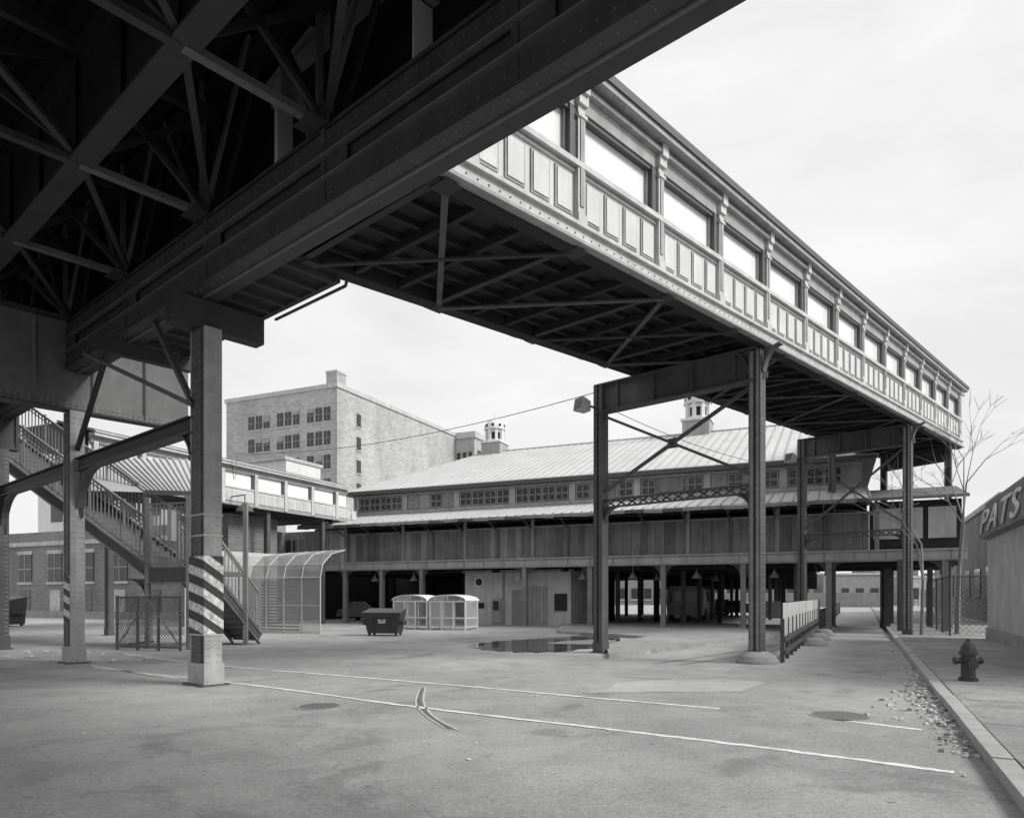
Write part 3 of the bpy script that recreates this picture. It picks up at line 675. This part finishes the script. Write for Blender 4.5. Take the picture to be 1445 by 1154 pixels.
m.obj('windows',bb)
m=MB()
bx(m,-40,-7.5,-1.5,0.5,0,6.2,'brick')
for i in range(9):
    a=-39+i*3.4; bx(m,a,a+1.5,-1.56,-1.5,2.6,4.6,'glass'); bx(m,a-.1,a+1.6,-1.62,-1.5,2.4,2.58,'conc'); bx(m,a-.1,a+1.6,-1.6,-1.5,4.6,4.85,'conc')
    bx(m,a+.72,a+.78,-1.59,-1.56,2.6,4.6,'woodl'); bx(m,a,a+1.5,-1.59,-1.56,3.5,3.58,'woodl')
    bx(m,a+.2,a+1.3,-1.57,-1.5,0,2.0,'wood' if i%2 else 'conc')
bx(m,-40,-7.5,-1.65,-1.5,5.2,5.5,'conc'); bx(m,-40,-7.5,-1.6,-1.5,.0,.5,'conc2')
m.obj('brick_building')
m=MB()
for i in range(26):
    a=-120+i*11+R.uniform(-1,1); w=R.uniform(8,11); h=R.uniform(5,9); yy=R.uniform(150,175)
    m.post(a,yy,0,h,w,10,R.choice(['brick','trim','conc','brickl']),(1,R.uniform(-.05,.05)))
    for k in range(int(w/2.4)):
        for z in range(int(h/3)): m.post(a-w/2+1.3+k*2.3,yy-5.05,z*3+1.2,z*3+2.7,1.0,.1,'glass')
m.obj('distant_buildings')
# yard wall with gate, and depot buildings closing the far end of the street
m=MB()
m.beam((28,104,1.0),(50.0,96,1.0),.2,2.0,'trim'); m.beam((54.5,94.5,1.2),(80,85,1.2),.2,2.4,'brick')
for i in range(9): m.post(50.2+i*.5,96-i*.18,0,1.9,.06,.06,'iron')
m.beam((50,96,1.8),(54.5,94.4,1.8),.06,.06,'iron'); m.beam((50,96,.4),(54.5,94.4,.4),.06,.06,'iron')
m.obj('yard_wall')
m=MB()
for x,yy,w,h,k in ((44,118,9,4.2,'brick'),(56,120,10,5.0,'trim'),(68,116,11,4.4,'brickl'),(33,122,10,4.8,'brickl'),(22,124,9,5.2,'brick')):
    m.post(x,yy,0,h,w,8,k); m.post(x,yy,h,h+.3,w+.3,8.3,'conc')
    for j in range(4): m.post(x-w/2+1.2+j*w/4.2,yy-4.03,1.0,2.8,1.2,.1,'glass'); m.post(x-w/2+1.2+j*w/4.2,yy-4.08,.8,.98,1.5,.15,'conc')
m.obj('depot_buildings')
# ------------------------------------------------------------------ stair tower
st=empty('station_stairs')
def flight(mb,top,bot,wv,rail,n,pk=.14):
    top=V(top);bot=V(bot);wv=V(wv); 
    hd=V(((bot-top).x,(bot-top).y,0))
    for i in range(n):
        p=top.lerp(bot,(i+.5)/n); stp=hd/n
        mb.hexa([p-stp*.55,p+stp*.55,p+stp*.55+wv,p-stp*.55+wv,p-stp*.55+V((0,0,.04)),p+stp*.55+V((0,0,.04)),p+stp*.55+wv+V((0,0,.04)),p-stp*.55+wv+V((0,0,.04))],'iron')
        rz_=(top-bot).z/n
        mb.poly([p+stp*.5-V((0,0,rz_)),p+stp*.5+wv-V((0,0,rz_)),p+stp*.5+wv,p+stp*.5],'iron')
    for sd in (V((0,0,0)),wv):
        mb.beam(top+sd,bot+sd,.05,.34,'colsteel'); mb.beam(top+sd+V((0,0,.19)),bot+sd+V((0,0,.19)),.12,.03,'collight'); mb.beam(top+sd-V((0,0,.19)),bot+sd-V((0,0,.19)),.12,.03,'collight')
        mb.beam(top+sd+V((0,0,rail)),bot+sd+V((0,0,rail)),.07,.07,'collight'); mb.beam(top+sd+V((0,0,.32)),bot+sd+V((0,0,.32)),.04,.04,'collight')
        mb.beam(top+sd+V((0,0,rail-.14)),bot+sd+V((0,0,rail-.14)),.03,.03,'collight')
        L_=hd.length; k=int(L_/pk)
        for i in range(k+1):
            p=top.lerp(bot,i/k)+sd; big=(i%9==0)
            mb.post(p.x,p.y,p.z+.3,p.z+rail+(.1 if big else 0),.06 if big else .028,.06 if big else .028,'conc2')
def rail(mb,a,b,z0,h,pk=.14):
    a=V((a[0],a[1],0)); b=V((b[0],b[1],0)); n=int((b-a).length/pk)
    for z in (z0+.12,z0+h-.14,z0+h): mb.beam(a+V((0,0,z)),b+V((0,0,z)),.05,.05,'conc2')
    for i in range(n+1):
        p=a.lerp(b,i/n); mb.post(p.x,p.y,z0+.1,z0+h,.028,.028,'conc2')
m=MB()
WV=E2*1.7
flight(m,(-19.2,23.4,7.8),(-11.0,21.4,2.35),WV,1.55,30)
m.obj('upper_flight',st)
m=MB()
a=V((-11.0,21.4,0)); b=V((-9.55,20.95,0))
m.hexa([a+V((0,0,2.2)),b+V((0,0,2.2)),b+WV*1.3+V((0,0,2.2)),a+WV*1.3+V((0,0,2.2)),a+V((0,0,2.35)),b+V((0,0,2.35)),b+WV*1.3+V((0,0,2.35)),a+WV*1.3+V((0,0,2.35))],'iron')
m.beam(a+V((0,0,2.2)),b+V((0,0,2.2)),.07,.45,'colsteel'); m.beam(a+V((0,0,2.46)),b+V((0,0,2.46)),.14,.04,'collight'); m.beam(a+V((0,0,1.98)),b+V((0,0,1.98)),.14,.04,'collight')
rail(m,a,b,2.45,1.9); rail(m,b,b+WV*.6,2.45,1.9)
for p in (a,b,a+WV*1.3,b+WV*1.3): m.post(p.x,p.y,0,4.55,.13,.13,'collight')
m.beam(V((b.x-.45,b.y-.02,3.2)),V((b.x-.45,b.y-.02,4.1)),.5,.12,'trim',up=(1,0,0))
arc_knee(m,V((a.x,a.y,1.4)),(-1,.25,0),.7,'colsteel',.12)
m.obj('landing',st)
m=MB()
flight(m,(b.x+.25,b.y+.6,2.35),(b.x+1.15,b.y+2.6,.2),V((-1.1,.55,0)),1.5,11)
m.obj('lower_flight',st)
m=MB()
c0=(-11.65,20.9); c1=(-9.55,20.4)
for t in (0,.33,.66,1): 
    x=c0[0]+(c1[0]-c0[0])*t; y=c0[1]+(c1[1]-c0[1])*t; m.post(x,y,0,1.6,.06,.06,'colsteel')
for z in (.1,1.55): m.beam((*c0,z),(*c1,z),.05,.05,'colsteel')
chainlink(m,c0,c1,.1,1.55,.11,.012,'colsteel'); m.beam((*c0,.1),(c0[0]+1.05,c0[1]-.25,1.5),.04,.04,'collight'); m.beam((*c1,.1),(c0[0]+1.05,c0[1]-.25,1.5),.04,.04,'collight')
m.beam((*c0,.1),(c0[0]-.1,c0[1]+2.3,.1),.05,.05,'colsteel'); m.beam((*c0,1.55),(c0[0]-.1,c0[1]+2.3,1.55),.05,.05,'colsteel'); chainlink(m,c0,(c0[0]-.1,c0[1]+2.3),.1,1.55,.13,.012,'colsteel')
m.obj('undercroft_gate',st)
m=MB()
q=[V((-15.2,26.2,6.7)),V((-11.6,26.8,6.7)),V((-9.9,23.4,4.95)),V((-11.9,23.0,4.95))]
m.prism(q,(0,0,-.08),'roofl')
for i in range(17): 
    t=i/16; m.beam(q[0].lerp(q[1],t)+V((0,0,.03)),q[3].lerp(q[2],t)+V((0,0,.03)),.05,.06,'roofd')
m.poly([q[0],q[3],V((-13.6,22.6,4.95)),V((-17.5,25.2,6.7))],'roofd')
m.beam(q[3],q[2],.1,.14,'colsteel'); 
for p in (q[3],q[2]): m.post(p.x,p.y,2.3,4.9,.1,.1,'colsteel')
m.obj('stair_canopy',st)
# ------------------------------------------------------------------ chain link cage
m=MB()
A=V((-11.5,31.0,0)); B=V((-7.9,29.2,0)); H=2.35
def netting(mb,q,nu,nv,w,k):
    q=[V(x) for x in q]
    f=lambda u,v:(q[0].lerp(q[1],u)).lerp(q[3].lerp(q[2],u),v)
    nr=(q[1]-q[0]).cross(q[3]-q[0]).normalized()
    for i in range(-nv,nu):
        u0=max(i,0); u1=min(i+nv,nu)
        for sg in (0,1):
            v0=(u0-i)/nv; v1=(u1-i)/nv
            if sg: v0,v1=1-v0,1-v1
            mb.beam(f(u0/nu,v0),f(u1/nu,v1),w,.004,k,up=nr)
Ab=A+V((-1.6,-2.6,0))
netting(m,[A,B,B+V((0,0,H)),A+V((0,0,H))],44,28,.016,'galv')
netting(m,[A,Ab,Ab+V((0,0,H)),A+V((0,0,H))],34,28,.016,'galv')
prevA,prevB,prevC=A+V((0,0,H)),B+V((0,0,H)),Ab+V((0,0,H))
for dx,dy,dz in ((.05,.35,.55),(.25,.9,.45),(.45,1.1,.2)):
    nA=prevA+V((dx*.4,dy,dz)); nB=prevB+V((dx,dy*.5,dz)); nC=prevC+V((dx*.4,dy,dz))
    netting(m,[prevA,prevB,nB,nA],44,9,.016,'galv'); netting(m,[prevC,prevA,nA,nC],34,9,.016,'galv')
    for t in (0,.25,.5,.75,1): m.cyl(prevA.lerp(prevB,t),nA.lerp(nB,t),.024,.024,'galv',6)
    m.cyl(nA,nB,.022,.022,'galv',6); prevA,prevB,prevC=nA,nB,nC
for t in (0,.25,.5,.75,1):
    p=A.lerp(B,t); m.cyl(p,p+V((0,0,H)),.03,.03,'galv',8)
for t in (.5,1):
    p=A.lerp(Ab,t); m.cyl(p,p+V((0,0,H)),.03,.03,'galv',8)
for z in (.08,H*.5,H): m.cyl(A+V((0,0,z)),B+V((0,0,z)),.022,.022,'galv',6); m.cyl(A+V((0,0,z)),Ab+V((0,0,z)),.022,.022,'galv',6)
for i in range(16): m.beam(A+V((.2,.9,.1+i*.14)),A+V((2.2,.0,.1+i*.14)),.05,.08,'jamb')
m.obj('chain_link_enclosure')
# ------------------------------------------------------------------ dumpster
def dumpster(cx,cy,ang,w=1.5,d=.95,h=1.02):
    m=MB(); A=V((math.cos(ang),math.sin(ang),0)); B=V((-A.y,A.x,0)); c=V((cx,cy,0))
    def q(a,b,z): return c+A*a+B*b+V((0,0,z))
    m.hexa([q(-w*.40,-d*.36,.1),q(w*.40,-d*.36,.1),q(w*.40,d*.5,.1),q(-w*.40,d*.5,.1),q(-w/2,-d/2,h*.86),q(w/2,-d/2,h*.86),q(w/2,d/2,h),q(-w/2,d/2,h)],'dumpster')
    m.hexa([q(-w*.52,-d*.53,h*.86),q(w*.52,-d*.53,h*.86),q(w*.52,d*.53,h),q(-w*.52,d*.53,h),q(-w*.52,-d*.53,h*.92),q(w*.52,-d*.53,h*.92),q(w*.52,d*.53,h+.06),q(-w*.52,d*.53,h+.06)],'jamb')
    m.beam(q(-w*.54,-d*.55,h*.8),q(w*.54,-d*.55,h*.8),.05,.06,'dumpster')
    for sg in (-1,1):
        m.beam(q(sg*w*.5,-d*.3,h*.5),q(sg*w*.5,d*.35,h*.5),.14,.16,'dumpster')
        for bb_ in (-d*.3,d*.38): m.cyl(q(sg*w*.36-.03,bb_,.08),q(sg*w*.36+.03,bb_,.08),.08,.08,'rubber',12)
        m.beam(q(sg*w*.22,-d*.40,.2),q(sg*w*.24,-d*.5,h*.8),.05,.03,'dumpster')
    for (a,b,zz) in ((-.16,-.02,.62),(.04,.16,.62),(-.14,.14,.54)):
        yy=-d*.36-(zz-.1)/(h*.86-.1)*d*.14-.006
        m.hexa([q(a,yy,zz-.03),q(b,yy,zz-.03),q(b,yy+.01,zz-.03),q(a,yy+.01,zz-.03),q(a+.02,yy-.01,zz+.03),q(b+.02,yy-.01,zz+.03),q(b+.02,yy,zz+.03),q(a+.02,yy,zz+.03)],'whitepaint')
    m.obj('dumpster')
dumpster(-5.1,28.4,-.12)
dumpster(-26.5,37,-.3,1.8,1.1,1.5)
# ------------------------------------------------------------------ bus shelters
def shelter(s,o):
    m=MB(); w=1.85; d=1.2; h=1.35
    for a in (0,w/3,2*w/3,w):
        for b in (0,d):
            p=T(s+a,o+b,0); m.post(p.x,p.y,0,h,.06,.06,'whitepaint',E1)
    for b in (0,d):
        for z in (.15,.55,h-.03): m.beam(T(s,o+b,z),T(s+w,o+b,z),.05,.05,'whitepaint')
    for a in (0,w):
        for z in (.15,.55,h-.03): m.beam(T(s+a,o,z),T(s+a,o+d,z),.05,.05,'whitepaint')
    m.poly([T(s,o+d,.15),T(s+w,o+d,.15),T(s+w,o+d,h),T(s,o+d,h)],'perspex'); m.poly([T(s,o,.15),T(s+w*.66,o,.15),T(s+w*.66,o,h),T(s,o,h)],'perspex')
    for a in (0,w): m.poly([T(s+a,o,.15),T(s+a,o+d,.15),T(s+a,o+d,h),T(s+a,o,h)],'perspex')
    n=12; pr=[]
    for i in range(n+1):
        t=math.pi*i/n; pr.append((w/2-math.cos(t)*(w/2+.06), h+math.sin(t)*.26))
    for i in range(n):
        (a,z),(a2,z2)=pr[i],pr[i+1]
        m.hexa([T(s+a,o-.1,z),T(s+a2,o-.1,z2),T(s+a2,o+d+.1,z2),T(s+a,o+d+.1,z),T(s+a,o-.1,z+.03),T(s+a2,o-.1,z2+.03),T(s+a2,o+d+.1,z2+.03),T(s+a,o+d+.1,z+.03)],'whitepaint')
    m.poly([T(s+a,o,z) for a,z in pr],'perspex')
    for i in (3,6,9): m.beam(T(s+pr[i][0],o,h),T(s+pr[i][0],o,pr[i][1]),.03,.03,'whitepaint')
    m.beam(T(s+.2,o+d*.75,.42),T(s+w-.2,o+d*.75,.42),.3,.04,'woodl')
    m.obj('bus_shelter')
shelter(6.9,-5.5); shelter(8.95,-5.5)
# ------------------------------------------------------------------ street fence
m=MB()
f0=V((6.45,16.9,0)); 
for i in range(14):
    p=f0+VS*i*1.25; q=f0+VS*(i+1)*1.25
    m.post(p.x,p.y,0,1.05,.09,.09,'colsteel',VS)
    m.hexa([p+NS*.02+V((0,0,.62)),q-VS*.03+NS*.02+V((0,0,.62)),q-VS*.03+V((0,0,.62)),p+V((0,0,.62)),p+NS*.02+V((0,0,1.42+R.uniform(-.03,.03))),q-VS*.03+NS*.02+V((0,0,1.42)),q-VS*.03+V((0,0,1.42)),p+V((0,0,1.42))],'conc')
    for z in (.25,.55): m.beam(p+V((0,0,z))+NS*.05,q+V((0,0,z))+NS*.05,.04,.12,'colsteel')
for i in range(14,44):
    p=f0+VS*i*1.25; q=f0+VS*(i+1)*1.25
    m.post(p.x,p.y,0,.95,.09,.09,'colsteel',VS); m.beam(p+V((0,0,.5)),q+V((0,0,.5)),.05,.75,'trim')
m.obj('busway_fence')
for t in (6.5,9.5,13,16.5):
    p=f0+VS*t+NS*.35; m=MB(); m.lathe(p.x,p.y,[(.42,0),(.40,.08),(.3,.2),(.2,.26)],'conc2',14); m.obj('concrete_footing',None,True)
m=MB()
for t,off in ((30,0.25),(34,-.1),(38,.2)):
    q_=S(t,off+.2,0); m.post(q_.x,q_.y,0,3.1,.25,.25,'colsteel',E1)
for t in (31,36): 
    q_=S(t,-3.7,0); m.post(q_.x,q_.y,0,3.1,.22,.22,'colsteel',E1)
m.obj('deck_street_columns',te)
m=MB(); q_=S(50,.7,0); m.cyl((q_.x,q_.y,0),(q_.x,q_.y,7.5),.14,.10,'bark',10); m.beam((q_.x-.8,q_.y,7.1),(q_.x+.8,q_.y,7.1),.1,.1,'bark'); m.obj('utility_pole')
# ------------------------------------------------------------------ hydrant
m=MB(); hx,hy=7.95,12.35
m.lathe(hx,hy,[(.155,.118),(.155,.15),(.12,.16),(.11,.2),(.11,.56),(.145,.57),(.145,.62),(.12,.63),(.115,.68),(.09,.75),(.05,.79),(.03,.80),(.03,.85)],'hyd',18)
m.cyl((hx-.2,hy,.47),(hx+.2,hy,.47),.05,.05,'hyd',12); m.cyl((hx-.24,hy,.47),(hx-.2,hy,.47),.065,.065,'hyd',8); m.cyl((hx+.2,hy,.47),(hx+.24,hy,.47),.065,.065,'hyd',8)
m.cyl((hx,hy,.42),(hx-.05,hy-.2,.42),.07,.07,'hyd',12); m.cyl((hx-.05,hy-.2,.42),(hx-.06,hy-.24,.42),.085,.085,'hyd',8)
for i in range(8):
    t=i*math.pi/4; m.cyl((hx+.13*math.cos(t),hy+.13*math.sin(t),.145),(hx+.13*math.cos(t),hy+.13*math.sin(t),.175),.015,.015,'hyd',6)
m.obj('fire_hydrant',None,False)
# ------------------------------------------------------------------ right-hand shop
sh=empty('corner_shop'); SO=.3
def SB(mb,y0,y1,o0,o1,z0,z1,k):
    o0+=SO;o1+=SO
    mb.hexa([S(y0,o0,z0),S(y0,o1,z0),S(y1,o1,z0),S(y1,o0,z0),S(y0,o0,z1),S(y0,o1,z1),S(y1,o1,z1),S(y1,o0,z1)],k)
m=MB(); SB(m,13,25.6,2.55,12,.118,4.6,'conc'); SB(m,12.9,25.7,2.5,12.1,4.6,4.75,'trim')
m.obj('walls',sh)
m=MB(); so=SO
m.hexa([S(13,2.3+so,3.55),S(13,2.55+so,3.5),S(25.6,2.55+so,3.5),S(25.6,2.3+so,3.55),S(13,2.45+so,4.6),S(13,2.55+so,4.6),S(25.6,2.55+so,4.6),S(25.6,2.45+so,4.6)],'sign')
SB(m,14,18.5,2.50,2.55,.6,2.9,'glass')
SB(m,25.6,25.66,4,5.2,1.2,2.6,'glass'); SB(m,13,25.6,2.49,2.55,.118,.5,'conc2')
for y in (14,16,18.4): SB(m,y,y+.1,2.46,2.50,.6,2.9,'trim')
m.obj('shopfront',sh)
cu=bpy.data.curves.new('sign_letters','FONT'); cu.body='PATS'; cu.size=1.15; cu.extrude=.02; cu.space_character=1.15
cu.materials.append(M['whitepaint']); to=bpy.data.objects.new('sign_letters',cu); bpy.context.scene.collection.objects.link(to)
xa=-VS; tilt=V((NS.x*.143,NS.y*.143,1)).normalized(); zax=xa.cross(tilt).normalized()
X2=xa*2.3
mw=Matrix((( X2.x,tilt.x,zax.x,0),(X2.y,tilt.y,zax.y,0),(X2.z,tilt.z,zax.z,0),(0,0,0,1)))
mw.translation=S(25.3,2.27+SO,3.68); to.matrix_world=mw; to.parent=sh
m=MB(); a=S(27,1.9,0); b=S(36,1.9,0)
for i in range(5):
    p=a.lerp(b,i/4); m.cyl(p,p+V((0,0,2.3)),.035,.035,'colsteel',8)
m.cyl(a+V((0,0,2.3)),b+V((0,0,2.3)),.025,.025,'colsteel',6); chainlink(m,a,b,.12,2.3,.2,.010,'colsteel'); 
a2=a+NS*8; m.cyl(a+V((0,0,2.3)),a2+V((0,0,2.3)),.025,.025,'colsteel',6); chainlink(m,a,a2,.12,2.3,.2,.010,'colsteel')
m.obj('chain_link_fence')
m=MB(); SB(m,38,70,5,20,0,6.5,'brick'); SB(m,37.9,70,4.9,20,6.5,6.8,'conc')
for i in range(6): SB(m,40+i*4,42+i*4,4.95,5,1.5,3.2,'glass')
SB(m,37.94,38,7,9,1.2,3,'glass'); SB(m,37.94,38,11,13,1.2,3,'glass'); m.obj('brick_building')
# ------------------------------------------------------------------ bare trees
def tree(x,y,h,seed,spread=.5,mx=6,rr=.012):
    r=random.Random(seed); m=MB()
    def br(p,d,l,rad,dep):
        q=p+d*l; m.cyl(p,q,rad,rad*.72,'bark',6 if dep<3 else 4,False)
        if dep>=mx: return
        n=2 if r.random()<.7 else 3
        for i in range(n):
            nd=(d+V((r.uniform(-1,1),r.uniform(-1,1),r.uniform(-.35,.6)))*spread*(1+.12*dep)).normalized()
            br(q,nd,l*r.uniform(.62,.9),max(rad*r.uniform(.52,.7),.008),dep+1)
    br(V((x,y,.1)),V((.03,0,1)).normalized(),h*.30,h*rr,0)
    m.obj('bare_tree')
p=S(28.5,2.3,0); tree(p.x,p.y,8.6,5,.58,6,.011)
p=S(27.2,1.0,0); tree(p.x,p.y,6.8,33,.7,5,.010)
# ------------------------------------------------------------------ vehicles
def car(x,y,ang,k,name='parked_car',sc=.85):
    m=MB(); A=V((math.cos(ang),math.sin(ang),0)); B=V((-A.y,A.x,0)); c=V((x,y,0))
    def q(a,b,z): return c+(A*a+B*b+V((0,0,z)))*sc
    body=[(-2.1,.3),(-2.15,.62),(-2.0,.85),(-1.2,.92),(1.0,.95),(1.9,.82),(2.1,.6),(2.1,.3)]
    m.prism([q(a,-.82,z) for a,z in body],(B*1.64*sc),k)
    cab=[(-1.5,.92),(-1.05,1.36),(.35,1.4),(1.05,.94)]
    m.prism([q(a,-.70,z) for a,z in cab],(B*1.4*sc),'glass'); m.prism([q(a,-.66,z) for a,z in ((-1.05,1.365),(-1.0,1.42),(.3,1.45),(.37,1.40))],(B*1.32*sc),k)
    for a in (-.35,.0): m.beam(q(a,-.71,.94),q(a,-.70,1.4),.06,.02,k)
    for a in (-1.35,1.3):
        for b in (-.84,.66): m.cyl(q(a,b,.3),q(a,b+.18,.3),.3*sc,.3*sc,'rubber',16); m.cyl(q(a,b-.01,.3),q(a,b+.19,.3),.16*sc,.16*sc,'galv',12)
    for a in (-2.16,2.1): m.beam(q(a,-.8,.42),q(a,.8,.42),.1,.12,'galv')
    for b in (-.6,.6): m.beam(q(2.08,b-.13,.64),q(2.08,b+.13,.64),.06,.12,'whitepaint')
    m.obj(name)
p=T(-1.2,3.5,0); car(p.x,p.y,-.4,'carpaint')
p=T(19.5,24,0); car(p.x,p.y,-.4,'carpaint')
def bus(x,y,ang):
    m=MB(); A=V((math.cos(ang),math.sin(ang),0)); B=V((-A.y,A.x,0)); c=V((x,y,0))
    def q(a,b,z): return c+A*a+B*b+V((0,0,z))
    pr=[(-1.1,.35),(-1.15,1.2),(-1.1,2.0),(-.9,2.2),(.9,2.2),(1.1,2.0),(1.15,1.2),(1.1,.35)]
    m.prism([q(-4,b,z) for b,z in pr],A*8,'carl')
    for i in range(7): m.hexa([q(-3.6+i*1.05,-1.17,1.2),q(-2.7+i*1.05,-1.17,1.2),q(-2.7+i*1.05,-1.1,1.2),q(-3.6+i*1.05,-1.1,1.2),q(-3.6+i*1.05,-1.15,1.85),q(-2.7+i*1.05,-1.15,1.85),q(-2.7+i*1.05,-1.1,1.85),q(-3.6+i*1.05,-1.1,1.85)],'glass')
    for a in (-4.02,4.0): m.beam(q(a,-.95,1.5),q(a,.95,1.5),.03,.7,'glass')
    for a in (-2.5,2.6):
        for b in (-1.17,.93): m.cyl(q(a,b,.42),q(a,b+.24,.42),.42,.42,'rubber',16)
    m.obj('parked_bus')
p=T(17.4,15.0,0); bus(p.x,p.y,1.2)
# ------------------------------------------------------------------ wires
def wire(a,b,sag,r=.012):
    m=MB(); a=V(a); b=V(b); pr=a
    for i in range(1,25):
        t=i/24; p=a.lerp(b,t)-V((0,0,sag*4*t*(1-t))); m.cyl(pr,p,r,r,'black',5,False); pr=p
    m.obj('overhead_wire')
wire((-13.2,34,8.4),(cB.x-.1,cB.y,7.3),.5); wire((cB.x+.1,cB.y,6.9),(cE.x,cE.y,6.9),.35,.01)
wire((-8.5,21.5,5.6),(-13.2,34,8.4),.8)
# ------------------------------------------------------------------ world / sun / camera
sc=bpy.context.scene
EL=math.radians(40)
sunv=V((.954,-.30,0)).normalized()*math.cos(EL)+V((0,0,math.sin(EL)))
w=bpy.data.worlds.new('World'); sc.world=w; w.use_nodes=True; nt=w.node_tree; N=nt.nodes.new; L=nt.links.new
bg=nt.nodes['Background']; sky=N('ShaderNodeTexSky'); sky.sky_type='NISHITA'; sky.sun_disc=False
sky.sun_elevation=EL; sky.sun_rotation=math.radians(107.5)
bw=N('ShaderNodeRGBToBW'); L(sky.outputs[0],bw.inputs[0])
tc=N('ShaderNodeTexCoord'); mp=N('ShaderNodeMapping'); mp.inputs['Scale'].default_value=(1,1,2.6); L(tc.outputs['Generated'],mp.inputs['Vector'])
nz=N('ShaderNodeTexNoise'); nz.inputs['Scale'].default_value=2.6; nz.inputs['Detail'].default_value=7; nz.inputs['Roughness'].default_value=.55; nz.inputs['Distortion'].default_value=.3; L(mp.outputs[0],nz.inputs['Vector'])
mr=N('ShaderNodeMapRange'); mr.inputs['From Min'].default_value=.35; mr.inputs['From Max'].default_value=.65; mr.inputs['To Min'].default_value=8.2; mr.inputs['To Max'].default_value=9.7
L(nz.outputs['Fac'],mr.inputs['Value'])
mx=N('ShaderNodeMix'); mx.data_type='FLOAT'; mx.inputs[0].default_value=.92; L(bw.outputs[0],mx.inputs[2]); L(mr.outputs[0],mx.inputs[3])
L(mx.outputs[0],bg.inputs['Color']); bg.inputs['Strength'].default_value=.105
sl=bpy.data.lights.new('sun','SUN'); sl.energy=3.3; sl.angle=math.radians(20); sl.color=(1,.99,.98)
so=bpy.data.objects.new('sun',sl); sc.collection.objects.link(so); so.rotation_euler=sunv.to_track_quat('Z','Y').to_euler(); so.location=(20,-20,30)
cd=bpy.data.cameras.new('camera'); co=bpy.data.objects.new('camera',cd); sc.collection.objects.link(co); sc.camera=co
cd.sensor_width=36; cd.lens=24.91; cd.shift_y=.182; cd.clip_end=3000; cd.clip_start=.05
co.location=(0,0,1.6); co.rotation_euler=(math.radians(90),0,0)
sc.view_settings.view_transform='Standard'; sc.view_settings.look='None'; sc.view_settings.exposure=0
